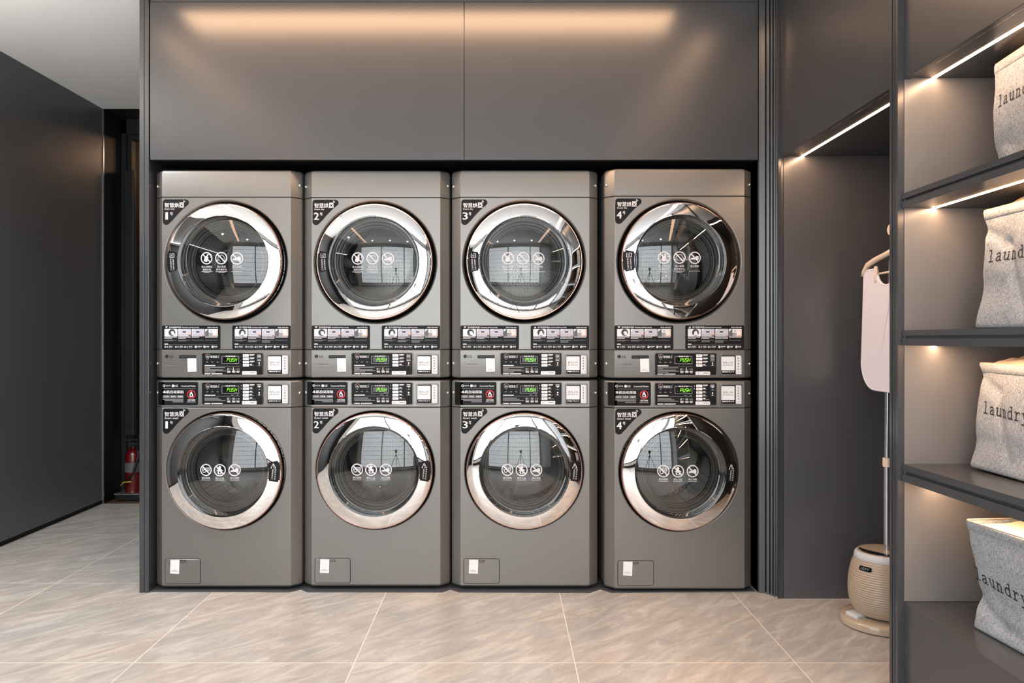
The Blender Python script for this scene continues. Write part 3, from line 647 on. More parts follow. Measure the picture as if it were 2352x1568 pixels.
def card(root, v0, chars):
    """payment card holder: recess, black plate, white card and upright strip; v0 = top of the strip"""
    x0, z1 = f5(1690, v0 - 14); x1, z0 = f5(2014, v0 + 292)
    h = obj('card_holder', rim(bmesh.new(), x0, x1, z0, z1, .008, .0075, -.004, .0004), M['machine'], root, smooth=40)
    D = Dec(f5, ['st_black', 'st_white', 'st_mid', 'st_grey'])
    D.rect(1703, v0 + 2, 2008, v0 + 268, 'st_black', 1, 10); D.rect(1708, v0 + 20, 1899, v0 + 216, 'st_white', 2, 8)
    D.text('暂未上线', 1735, v0 + 92, 1872, v0 + 122, 'st_mid', 3); D.text('62*62mm', 1733, v0 + 130, 1874, v0 + 152, 'st_mid', 3)
    for k in range(3): D.rect(1724 + k * 17, v0 + 230, 1738 + k * 17, v0 + 244, 'st_white', 3)
    D.ring(1784, v0 + 237, 4, 8, 'st_white', 3, 12); D.rect(1798, v0 + 230, 1811, v0 + 244, 'st_white', 3); D.disc(1826, v0 + 234, 7, 'st_white', 3, 12); D.disc(1834, v0 + 241, 6, 'st_white', 3, 12)
    D.frame(1848, v0 + 230, 1862, v0 + 244, 3, 'st_white', 3); D.line([(1866, v0 + 237), (1872, v0 + 237)], 3, 'st_white', 3); D.frame(1876, v0 + 230, 1890, v0 + 244, 3, 'st_white', 3)
    D.rect(1915, v0, 2010, v0 + 268, 'st_white', 4, 10)
    for i, c in enumerate(chars): D.text(c, 1939, v0 + 34 + i * 38, 1965, v0 + 58 + i * 38, 'st_black', 5, .01)
    D.line([(1980, v0 + 30), (1980, v0 + 215)], 3, 'st_grey', 5); D.ring(1932, v0 + 240, 4, 7, 'st_grey', 5, 10); D.dashes(1944, v0 + 236, 1990, 7, 'st_grey', 5, 2)
    D.build('card', h, step=.0003)

def control(root, v0, wash):
    x0, z1 = f5(758, v0); x1, z0 = f5(1652, v0 + 334)
    bm = plate(bmesh.new(), x0 + .004, x1 - .004, z0 + .004, z1 - .004, .006, -.0008, .004)
    c = obj('control_panel', bm, M['st_black'], root)
    obj('bezel', rim(bmesh.new(), x0, x1, z0, z1, .009, .005, -.003, .0004), M['machine'], c, smooth=40)
    o = 0 if not wash else 420; e = v0 - (460 if not wash else 880)
    D = Dec(f5, ['st_white', 'st_grey', 'st_mid', 'st_red', 'st_skin'])
    s = v0 + 22
    D.line([(820, s + 12), (850, s), (880, s + 12), (878, s + 50), (850, s + 82), (822, s + 50), (820, s + 12)], 5, 'st_grey', 1); D.rect(833, s + 16, 850, s + 23, 'st_red', 1); D.rect(833, s + 30, 868, s + 56, 'st_grey', 1)
    D.text('智慧烘' if not wash else '智慧洗', 889, s + 24, 985, s + 60, 'st_white', 1, .02); D.frame(993, s + 24, 1014, s + 60, 4, 'st_grey', 1); D.ring(1004, s + 44, 4, 8, 'st_grey', 1, 12); D.ring(1012, s + 22, 8, 13, 'st_grey', 1, 6, -80, -10)
    for k in range(3): D.dashes(830 + k * 74, s + 112 + (2 if wash else 0), 858 + k * 74, 10, 'st_grey', 1, k, .2)
    if wash:
        for k in range(3): D.disc(846 + k * 72, s + 86, 4, 'st_grey', 1, 8)
    D.frame(1050, v0 + 54, 1298, v0 + 165, 6, 'st_grey', 1); D.rect(1094, v0 + 48, 1258, v0 + 64, 'st_mid', 1)
    for k in range(6): D.rect(1108 + k * 24, v0 + 48, 1122 + k * 24, v0 + 64, 'st_white', 2)
    D.dashes(1232, v0 + 152, 1280, 6, 'st_grey', 2, 3, .2)
    if wash: D.dashes(1184, v0 + 182, 1224, 9, 'st_grey', 1, 3); D.dashes(1262, v0 + 182, 1292, 9, 'st_grey', 1, 4)
    D.dashes(806, v0 + 182, 958, 14, 'st_white', 1, 5, .05); D.rect(806, v0 + 200, 1304, v0 + 203, 'st_grey', 1)
    rows = [(214, 1100), (229, 885), (246, 1068), (261, 1112), (278, 962)] if not wash else [(226, 1004), (244, 1046), (262, 1104)]
    for i, (v, ue) in enumerate(rows): D.dashes(806, v0 + v, ue, 9, 'st_grey', 1, i + 11, .25, 3.0)
    D.dashes(806, v0 + 301, 890, 12, 'st_white', 1, 7, .1, 2.2); D.dashes(904, v0 + 301, 1062, 12, 'st_white', 1, 8, .12, 2.6)
    b = v0 + 226
    D.rect(1127, b, 1152, b + 30, 'st_grey', 1); D.line([(1152, b + 2), (1168, b + 2), (1173, b + 14), (1160, b + 28)], 4, 'st_grey', 1)
    D.line([(1182, b + 14), (1198, b + 14)], 4, 'st_grey', 1); D.line([(1242, b + 14), (1256, b + 14)], 4, 'st_grey', 1)
    if wash: D.rect(1204, b, 1238, b + 28, 'st_grey', 1)
    else: D.rect(1211, b - 10, 1222, b + 34, 'st_skin', 1); D.rect(1204, b + 24, 1232, b + 42, 'st_grey', 1)
    D.frame(1263, b + 4, 1304, b + 26, 4, 'st_grey', 1); D.ring(1292, b + 15, 3, 6, 'st_grey', 1, 10)
    for k, (ua, ub) in enumerate(((1127, 1176), (1196, 1246), (1260, 1306))): D.dashes(ua, b + 40, ub, 10, 'st_white', 1, k + 3, .15); D.dashes(ua + 4, b + 54, ub - 2, 10, 'st_white', 1, k + 6, .15)
    bt = [28, 75, 121, 167] if not wash else [32, 78, 126, 173, 220]
    for i, v in enumerate(bt):
        x = 1452; D.dashes(x, v0 + v, x + (66 if not wash or i in (0,) else 34) * (1 if i < 3 or wash else .5), 15, 'st_white', 1, i, .12, 1.0); D.dashes(x, v0 + v + 19, x + (50 if i < 3 else 84 if i == 4 else 62), 7, 'st_grey', 1, i + 3, .2)
    D.frame(1551, v0 + 27, 1620, v0 + (203 if not wash else 200), 2.5, 'st_mid', 1)
    for k in range(5 if not wash else 2): D.dashes(1558, v0 + 36 + k * 20, 1612, 9 - (k > 0) * 2, 'st_white', 1, k, .15)
    if wash: D.rect(1584, v0 + 52, 1590, v0 + 110, 'st_grey', 1); D.rect(1568, v0 + 62, 1606, v0 + 74, 'st_white', 1); D.rect(1570, v0 + 106, 1606, v0 + 114, 'st_grey', 1)
    D.disc(1586, v0 + 152, 11, 'st_white', 1, 12); D.rect(1582, v0 + 158, 1590, v0 + 172, 'st_white', 1); D.dashes(1572, v0 + 178, 1600, 10, 'st_white', 1, 2, .1)
    if wash: D.poly(D.ccw([(1322, v0 + 58), (1334, v0 + 58), (1328, v0 + 42)]), 'st_white', 1); D.poly(D.ccw([(1322, v0 + 86), (1334, v0 + 86), (1328, v0 + 102)]), 'st_white', 1)
    D.build('printing', c, surf=lambda x, z: -.0008, step=.00015)
    dy = v0 + (70 if not wash else 74)
    xa, za = f5(1072, dy + 76); xb, zb = f5(1284, dy)
    dsp = obj('display', plate(bmesh.new(), xa, xb, za, zb, .002, -.0016, 0), M['gloss_black'], c)
    S = Dec(lambda u, v: f5(u + (dy + 62 - v) * .18, v), ['led_green', 'st_mid'])
    T, H, W, w = dy + 14, 48, 24, 6.5
    for ch, u in (('P', 1126), ('U', 1165), ('S', 1200), ('H', 1238)):
        seg = {'P': 'afbge', 'U': 'fbecd', 'S': 'afgcd', 'H': 'fbgec'}[ch]
        L = {'a': [(u, T), (u + W, T)], 'b': [(u + W, T + 2), (u + W, T + H / 2 - 2)], 'c': [(u + W, T + H / 2 + 2), (u + W, T + H - 2)], 'd': [(u, T + H), (u + W, T + H)], 'e': [(u, T + H / 2 + 2), (u, T + H - 2)], 'f': [(u, T + 2), (u, T + H / 2 - 2)], 'g': [(u, T + H / 2), (u + W, T + H / 2)]}
        for k in seg: S.line(L[k], w, 'led_green', 1)
    S.dashes(1082, dy + 50, 1104, 5, 'st_mid', 1, 2)
    S.build('readout', dsp, surf=lambda x, z: -.0018)
    for i, v in enumerate(bt):
        xa, za = f5(1354, v0 + v + 36); xb, zb = f5(1441, v0 + v)
        obj('button', plate(bmesh.new(), xa, xb, za, zb, .002, -.0035, 0, bev=.0008), M['button'], c)
        K_ = Dec(f5, ['st_mid']); K_.dashes(1372, v0 + v + 14, 1392, 6, 'st_mid', 1, i, .1); K_.build('key_print', c, surf=lambda x, z: -.0035)
    xa, za = f5(1344, v0 + 320); xb, zb = f5(1551, v0 + 271)
    obj('start_button', plate(bmesh.new(), xa, xb, za, zb, .0035, -.0035, 0, bev=.0008), M['button'], c)
    K_ = Dec(f5, ['st_mid', 'st_grey']); K_.dashes(1372, v0 + 291, 1392, 7, 'st_mid', 1, 2, .1); K_.frame(1354, v0 + 277, 1440, v0 + 314, 1.5, 'st_grey', 1); K_.dashes(1456, v0 + 286, 1530, 12, 'st_mid', 1, 3, .4, .9)
    K_.build('key_print', c, surf=lambda x, z: -.0035)
    return c

def bolts(root, lst):
    for px, py in lst:
        sg = -1 if px < 1560 else 1; z = g(px, py)[1]; x = sg * .3315; y = front(x, z)
        n = Vector((sg * .606, -.795, 0)); bm = bmesh.new()
        lathe(bm, [(.0001, -.0055), (.004, -.0052), (.0058, -.004), (.0066, -.001), (.0066, .001)], 0, 0, n=20)
        bmesh.ops.transform(bm, matrix=Matrix.Translation((x, y, z)) @ Matrix.Rotation(sg * R(37), 4, 'Z'), verts=bm.verts)
        obj('bolt', bm, M['steel'], root, smooth=60)

def make_dryer():
    t = thing('dryer', (0, 0, .984), 'x', 'tumble dryer', 'dryers stacked on the washers')
    cx, cz = -.003, g(0, 599.5)[1] - 0.0015
    zt, zs, zp = 1.949, 1.8205, 1.1155
    obj('top_panel', shell([(zs + .0015, .0015), (zs + .003, 0), (zt - .018, 0), (zt - .008, .003), (zt - .002, .009), (zt, .018)]), M['machine'], t, smooth=25)
    obj('cabinet', shell([(zp + .0015, .0015), (zp + .003, .0), (zs - .003, .0), (zs - .0015, .0015)], hole=(cx, cz, .2885)), M['machine'], t, smooth=25)
    for a, b in ((zs - .002, zs + .002), (zp - .002, zp + .002)):
        obj('seam', prism(bmesh.new(), [(x * .992, y + .004) for x, y in HALF[:4] + [(-.341, .3), (.341, .3)] + HALF[-4:]], a, b), M['seam'], t)
    obj('fascia', shell([(.986, .006), (.990, .0015), (.994, 0), (zp - .003, 0), (zp - .0015, .0015)]), M['machine'], t, smooth=25)
    obj('recess_lip', lathe(bmesh.new(), [(.2886, -.0001), (.2868, .0006), (.2840, .0030), (.2815, .0075), (.280, .012)], cx, cz, n=144), M['machine'], t, smooth=60)
    obj('door_recess', lathe(bmesh.new(), [(.2801, .0122), (.276, .017), (.271, .024), (.2668, .026)], cx, cz), M['rubber'], t, smooth=40)
    make_door(t, cx, cz, 'dry')
    dm = lathe(bmesh.new(), [(.160, .036), (.205, .05), (.262, .07), (.266, .12), (.266, .56), (.25, .575), (0, .58)], cx, cz)
    dr = obj('drum', dm, M['drum'], t, smooth=40)
    for a in (100, 220, 340):
        bm = bmesh.new(); box(bm, -.03, .03, .12, .54, -.262, -.205, bev=.02)
        bmesh.ops.transform(bm, matrix=Matrix.Translation((cx, 0, cz)) @ Matrix.Rotation(R(a), 4, 'Y'), verts=bm.verts); obj('paddle', bm, M['funnel'], dr, smooth=60)
    instruction(t, 196, False); instruction(t, 1200, True)
    D = Dec(f5, ['st_black', 'st_mid', 'st_grey'])
    D.disc(263, 517, 25, 'st_black', 1); D.ring(263, 517, 13, 16, 'st_mid', 2, 20, 0, 270); D.rect(261, 506, 265, 524, 'st_mid', 2); D.text('LG', 301, 499, 358, 538, 'st_black', 1, .03)
    D.rect(440, 500, 683, 545, 'st_black', 1, 4); D.text('Commercial Dryer', 450, 510, 674, 538, 'st_mid', 2, .01)
    D.ring(268, 632, 14, 17, 'st_mid', 1, 16); D.dashes(300, 620, 440, 18, 'st_mid', 1, 4, .5, .8); D.dashes(240, 648, 440, 6, 'st_grey', 1, 5, .4, .8); D.rect(238, 672, 558, 675, 'st_mid', 1); D.dashes(566, 744, 680, 9, 'st_mid', 1, 6, .1)
    D.build('badge', t)
    D = Dec(f5, ['st_white', 'st_grey']); D.poly(D.ccw([(558, 545), (686, 541), (690, 733), (564, 737)]), 'st_white', 1); D.dashes(590, 696, 650, 5, 'st_grey', 2, 1); D.dashes(576, 712, 676, 5, 'st_grey', 2, 2)
    D.build('paper_label', t)
    control(t, 458, False); card(t, 496, '烘完通知我'); bolts(t, [(1390, 424), (1724, 422), (1392, 835.5), (1722, 835.5)])
    return t
def make_washer():
    t = thing('washer', (0, 0, .004), 'x', 'washing machine', 'washers on the floor under the dryers')
    cx, cz = -.003, g(0, 1082)[1] + .001
    zt, zs, zb = .9745, .849, .016
    obj('fascia', shell([(zs + .0015, .0015), (zs + .003, 0), (zt - .008, 0), (zt - .003, .002), (zt, .007)]), M['machine'], t, smooth=25)
    obj('cabinet', shell([(zb, .012), (zb + .004, .004), (zb + .012, 0), (zs - .003, 0), (zs - .0015, .0015)], hole=(cx, cz, .2785)), M['machine'], t, smooth=25)
    obj('seam', prism(bmesh.new(), [(x * .992, y + .004) for x, y in HALF[:4] + [(-.341, .3), (.341, .3)] + HALF[-4:]], zs - .002, zs + .002), M['seam'], t)
    obj('recess_lip', lathe(bmesh.new(), [(.2800, .0002), (.2790, -.0025), (.2765, -.0012), (.2750, .003), (.2748, .010)], cx, cz, n=144), M['machine'], t, smooth=40)
    obj('door_recess', lathe(bmesh.new(), [(.2748, .0102), (.2735, .014), (.271, .022), (.2668, .026)], cx, cz), M['rubber'], t, smooth=40)
    for sx in (-1, 1):
        for y in (.09, .62):
            bm = bmesh.new(); bmesh.ops.create_cone(bm, segments=20, cap_ends=True, radius1=.022, radius2=.018, depth=.016, matrix=Matrix.Translation((sx * .28, y, .012))); obj('foot', bm, M['black'], t)
    make_door(t, cx, cz, 'wash')
    dr = obj('drum', lathe(bmesh.new(), [(.160, .036), (.205, .05), (.262, .07), (.266, .12), (.266, .56), (.25, .575), (0, .58)], cx, cz), M['drum'], t, smooth=40)
    for a in (20, 140, 260):
        bm = bmesh.new(); box(bm, -.03, .03, .12, .54, -.262, -.205, bev=.02)
        bmesh.ops.transform(bm, matrix=Matrix.Translation((cx, 0, cz)) @ Matrix.Rotation(R(a), 4, 'Y'), verts=bm.verts); obj('paddle', bm, M['funnel'], dr, smooth=60)
    # black notice wrapping round the left corner
    D = Dec(f5, ['st_black', 'st_white', 'st_grey', 'st_mid', 'st_red'])
    D.rect(197, 883, 712, 1213, 'st_black', 1, 22); D.rect(197, 883, 230, 1213, 'st_black', 1); D.rect(112, 883, 197, 1213, 'st_black', 1)
    D.ring(226, 936, 14, 19, 'st_white', 2, 20); D.rect(222, 928, 230, 944, 'st_grey', 2); D.dashes(252, 926, 318, 20, 'st_grey', 2, 3, .3, .9)
    D.disc(354, 937, 19, 'st_white', 2); D.text('LG', 378, 922, 421, 951, 'st_white', 2, .03); D.text('Commercial Washer', 470, 928, 680, 950, 'st_white', 2, .02)
    D.rect(208, 975, 684, 978, 'st_grey', 2); D.text('本机自动添加', 208, 1002, 502, 1046, 'st_white', 2, .03)
    for (a, b), s in zip(((208, 302), (308, 402), (408, 502)), ('洗涤剂', '消毒液', '柔顺剂')):
        D.frame(a, 1070, b, 1112, 3, 'st_grey', 2); D.text(s, a + 10, 1077, b - 10, 1104, 'st_white', 2, .02)
    D.dashes(206, 1126, 502, 9, 'st_grey', 2, 3, .1, 2); D.dashes(236, 1142, 502, 9, 'st_grey', 2, 4, .1, 2); D.dashes(350, 1162, 502, 9, 'st_grey', 2, 5, .1, 2)
    D.ring(616, 1058, 50, 60, 'st_red', 3, 40); D.line([(578, 1020), (654, 1096)], 9, 'st_red', 2)
    D.poly(D.ccw([(596, 1092), (590, 1058), (604, 1038), (610, 1018), (622, 1018), (630, 1040), (642, 1060), (640, 1092)]), 'st_white', 4); D.poly(D.ccw([(606, 1082), (602, 1060), (618, 1052), (628, 1066), (628, 1082)]), 'st_black', 5)
    D.text('无需手动添加', 562, 1128, 670, 1152, 'st_white', 2, .02); D.dashes(552, 1162, 676, 10, 'st_grey', 2, 7, .1, 2)
    D.build('additive_notice', t, surf=front)
    control(t, 882, True); card(t, 917, '洗完通知我'); bolts(t, [(1390, 903), (1722, 904)])
    # service hatch
    u = lambda a, b: g(1410 + a / 19.6, 1270 + b / 19.6)
    x0, z1 = u(190, 320); x1, z0 = u(1780, 1420)
    obj('hatch_gap', plate(bmesh.new(), x0 - .0022, x1 + .0022, z0 - .0022, z1 + .0022, .011, -.0006, .002, bev=.0003), M['seam'], t)
    h = obj('service_hatch', plate(bmesh.new(), x0, x1, z0, z1, .009, -.0028, .001, bev=.0012), M['machine'], t, smooth=40)
    xa, za = u(865, 460); xb, zb_ = u(1110, 355)
    obj('catch', rim(bmesh.new(), xa, xb, za, zb_, .0025, .003, -.0034, -.0026), M['black'], h)
    D = Dec(u, ['st_white', 'st_grey', 'st_black']); D.poly(D.ccw([(430, 340), (840, 350), (820, 980), (412, 960)]), 'st_white', 1); D.dashes(520, 800, 690, 22, 'st_grey', 2, 1); D.dashes(450, 850, 760, 22, 'st_grey', 2, 2)
    D.disc(385, 520, 18, 'st_black', 1, 10)
    D.build('paper_label', h, surf=lambda x, z: -.0029)
    return t
def copy_tree(o, parent=None):
    c = o.copy(); COL.objects.link(c); c.parent = parent
    for ch in list(o.children): copy_tree(ch, c)
    return c
dry, wsh = make_dryer(), make_washer()
spots = [((520.2 - CX) / FPX * 3.182, 3.182), ((863.6 - CX) / FPX * 3.190, 3.190), ((1205.6 - CX) / FPX * 3.184, 3.184), ((1560.5 - CX) / FPX * 3.157, 3.157)]
pairs = [(dry, wsh)] + [(copy_tree(dry), copy_tree(wsh)) for _ in range(3)]
words = ['leftmost, beside the end panel', 'second from the left', 'third from the left', 'rightmost, beside the stepped trim']
for i, ((x, y), (a, b)) in enumerate(zip(spots, pairs)):
    n = str(i + 1)
    a.location = (x, y, .984); b.location = (x, y, .004)
    a['label'] = f'graphite stacked dryer with round chrome door marked {n}, {words[i]}'
    b['label'] = f'graphite front-loading washer on the floor with corner sticker marked {n}, {words[i]}'
    for r, w, en, dz in ((a, '智慧烘', 'Smart dry', 0), (b, '智慧洗', 'Smart wash', 482.2)):
        s = number_sticker(None, w, en, n, dz); s.data.transform(Matrix.Translation((0, 0, -r.location.z))); s.parent = r
# ------------------------------------------------------------------ garment steamer
SX, SY = 1.575, 2.82
t = thing('garment_steamer', (SX, SY, 0), 'beige ribbed upright garment steamer with white hanging board in the lit niche', 'garment steamer')
def el(bm, prof, ax, ay, n=72, x=SX, y=SY):
    rings = [[bm.verts.new((x + ax * r * math.cos(2 * PI * i / n), y + ay * r * math.sin(2 * PI * i / n), z)) for i in range(n)] for r, z in prof]
    for a, b in zip(rings, rings[1:]):
        for i in range(n): bm.faces.new((a[i], a[(i + 1) % n], b[(i + 1) % n], b[i]))
    bm.faces.new(rings[0][::-1]); bm.faces.new(rings[-1]); return bm
bs = obj('base', el(bmesh.new(), [(.96, .001), (1.0, .006), (1.0, .022), (.985, .030), (.95, .035), (.80, .037), (.5, .038)], .182, .146), M['steam_base'], t, smooth=50)
obj('foot_ring', el(bmesh.new(), [(.93, 0), (.93, .0012)], .182, .146), M['black'], bs)
def tank_r(s): return 1.0 - .17 * ((.45 - s) / .45) ** 2.6 if s < .45 else 1.0 - .15 * ((s - .45) / .55) ** 2.2
prof = []
for k in range(241):
    s = k / 240; z = .052 + .220 * s
    r = tank_r(s)
    r += .011 * (0.5 + .5 * math.cos(2 * PI * s * 24)) - .008
    prof.append((r, z))
tk = obj('water_tank', el(bmesh.new(), [(.6, .036), (.72, .044)] + prof, .150, .122, n=96), M['steam_body'], t, smooth=180)
obj('rim_band', el(bmesh.new(), [(.835, .270), (.845, .276), (.835, .288), (.80, .296), (.77, .299)], .150, .122), M['steam_grey'], tk, smooth=60)
lid = obj('lid', el(bmesh.new(), [(.80, .292), (.775, .3005), (.60, .303), (.3, .304)], .148, .120), M['steam_base'], tk, smooth=50)
bm = bmesh.new(); P = []
for k in range(17): a = R(152 + (275 - 152) * k / 16); P.append((SX + .148 * .72 * math.cos(a), SY + .120 * .72 * math.sin(a)))
for k in range(17): a = R(275 - (275 - 152) * k / 16); P.append((SX + .148 * (.72 - .26 * math.sin(PI * k / 16)) * math.cos(a), SY + .120 * (.72 - .26 * math.sin(PI * k / 16)) * math.sin(a)))
prism(bm, P, .300, .3042); obj('touch_panel', bm, M['gloss_black'], lid)
def elp(deg, z, off=0):                                     # point on the tank wall
    s = (z - .052) / .220; r = tank_r(s) + off
    return Vector((SX + .150 * r * math.cos(R(deg)), SY + .122 * r * math.sin(R(deg)), z))
D = Dec(lambda u, v: (u, v), ['gloss_black', 'st_grey'])
for k in range(10):
    a, b = 198 + 24 * k / 10, 198 + 24 * (k + 1) / 10; e0 = .0045 if k == 0 else 0; e1 = .0045 if k == 9 else 0
    D.poly([(a, .236 + e0), (b, .236 + e1), (b, .254 - e1), (a, .254 - e0)], 'gloss_black', 1)
D.v = [(u, v, l) for u, v, l in D.v]
vs, fs, x0, x1, y0, y1 = text2d('LEXY', .01); n = len(D.v)
for x, y in vs: D.v.append((202 + 16 * (x - x0) / (x1 - x0), .2405 + .009 * (y - y0) / (y1 - y0), 2))
for f in fs: D.F.append((tuple(n + i for i in f), 1))
bm = bmesh.new(); vv = [bm.verts.new(elp(u, z, .012 + .003 * l)) for u, z, l in D.v]
for f, mi in D.F:
    try: bm.faces.new([vv[i] for i in f]).material_index = mi
    except ValueError: pass
obj('name_badge', bm, [M['gloss_black'], M['st_grey']], tk)
bm = bmesh.new(); box(bm, 1.418, 1.475, 2.785, 2.845, .030, .050, bev=.007)
bmesh.ops.rotate(bm, verts=bm.verts, cent=(1.445, 2.815, .04), matrix=Matrix.Rotation(R(22), 3, 'Z'))
obj('foot_pedal', bm, M['steam_grey'], bs, smooth=60)
pl_ = obj('pole', tube(bmesh.new(), [(SX, SY, .29), (SX, SY, .66)], .0135, n=24), M['alu'], t, smooth=60)
obj('upper_pole', tube(bmesh.new(), [(SX, SY, .66), (SX + .004, SY, 1.2), (SX + .024, SY, 1.60)], .0105, n=24), M['alu'], t, smooth=60)
obj('collar', tube(bmesh.new(), [(SX, SY, .645), (SX, SY, .680)], .0165, n=24), M['cream'], t, smooth=60)
BX, BY = 1.545, 2.765
obj('hanger', tube(bmesh.new(), [(1.552, 2.965, 1.436), (1.553, 2.958, 1.455), (1.556, 2.93, 1.482), (1.560, 2.88, 1.498), (1.566, 2.82, 1.512), (1.570, 2.77, 1.522), (1.566, 2.70, 1.508), (1.560, 2.64, 1.49), (1.556, 2.60, 1.475), (1.552, 2.57, 1.44)],
                      [.0075, .0095, .012, .012, .011, .013, .011, .012, .010, .0075], n=20), M['cream'], t, smooth=180)
obj('hanger_bar', tube(bmesh.new(), [(1.553, 2.95, 1.437), (1.553, 2.58, 1.437)], .0045), M['cream'], t, smooth=180)
for y in (2.838, 2.70):
    bm = bmesh.new(); box(bm, 1.533, 1.545, y - .008, y + .008, 1.405, 1.468, bev=.0055); obj('clip', bm, M['cream'], t, smooth=60)
bm = bmesh.new(); bmesh.ops.create_cone(bm, segments=32, cap_ends=True, radius1=.024, radius2=.024, depth=.016, matrix=Matrix.Translation((1.578, 2.79, 1.612)) @ Matrix.Rotation(R(90), 4, 'Y'))
bmesh.ops.bevel(bm, geom=[e for e in bm.edges if abs(e.calc_face_angle(0)) > .5], offset=.003, segments=2, affect='EDGES'); obj('hook_mount', bm, M['cream'], t, smooth=50)
def outline():
    P = []; hw0, hw1, z0, z1 = .190, .168, .958, 1.455
    for k in range(13): a = R(180 + 90 * k / 12); P.append((-hw0 + .10 + .10 * math.cos(a), z0 + .115 + .115 * math.sin(a)))
    for k in range(13): a = R(270 + 90 * k / 12); P.append((hw0 - .10 + .10 * math.cos(a), z0 + .115 + .115 * math.sin(a)))
    for k in range(7): a = R(90 * k / 6); P.append((hw1 - .03 + .03 * math.cos(a), z1 - .03 + .03 * math.sin(a)))
    for k in range(15): a = R(180 * k / 14); P.append((.075 * math.cos(a), z1 - .072 * math.sin(a)))
    for k in range(7): a = R(90 + 90 * k / 6); P.append((-hw1 + .03 + .03 * math.cos(a), z1 - .03 + .03 * math.sin(a)))
    return P
O = outline(); bm = bmesh.new()
A = [bm.verts.new((BX - .006, BY - u, z)) for u, z in O]; B2 = [bm.verts.new((BX + .006, BY - u, z)) for u, z in O]
fa = bm.faces.new(A); fb = bm.faces.new(B2[::-1])
for i in range(len(O)): bm.faces.new((A[i], B2[i], B2[(i + 1) % len(O)], A[(i + 1) % len(O)]))
bmesh.ops.triangulate(bm, faces=[fa, fb]); bmesh.ops.recalc_face_normals(bm, faces=bm.faces)
bd = obj('ironing_board', bm, M['board'], t)
obj('piping', tube(bmesh.new(), [(BX - .002, BY - u, z) for u, z in O + O[:1]], .0055, n=8), M['board'], bd, smooth=180)

# ------------------------------------------------------------------ laundry baskets
GL = {'l': [[(.12, 1.5), (.45, 1.5), (.45, 0)], [(.1, 0), (.8, 0)]],
      'a': [[(.15, .85), (.33, 1), (.58, 1), (.72, .8), (.72, .12), (.8, 0), (.92, 0)], [(.72, .6), (.35, .55), (.12, .35), (.15, .1), (.35, 0), (.58, .06), (.72, .25)]],
      'u': [[(.02, 1), (.2, 1), (.2, .25), (.35, .02), (.58, .04), (.74, .3)], [(.58, 1), (.74, 1), (.74, 0), (.92, 0)]],
      'n': [[(.02, 1), (.2, 1), (.2, 0)], [(.02, 0), (.38, 0)], [(.2, .7), (.38, .96), (.58, .98), (.74, .75), (.74, 0)], [(.58, 0), (.92, 0)]],
      'd': [[(.55, 1.5), (.76, 1.5), (.76, 0), (.94, 0)], [(.76, .7), (.58, .98), (.33, .96), (.12, .7), (.12, .3), (.3, .03), (.55, 0), (.76, .28)]],
      'r': [[(.05, 1), (.28, 1), (.28, 0)], [(.05, 0), (.6, 0)], [(.28, .6), (.48, .92), (.7, 1), (.86, .85)]],
      'y': [[(.02, 1), (.34, 1)], [(.16, 1), (.47, .1)], [(.6, 1), (.94, 1)], [(.78, 1), (.36, -.35), (.2, -.46), (.02, -.4)]]}
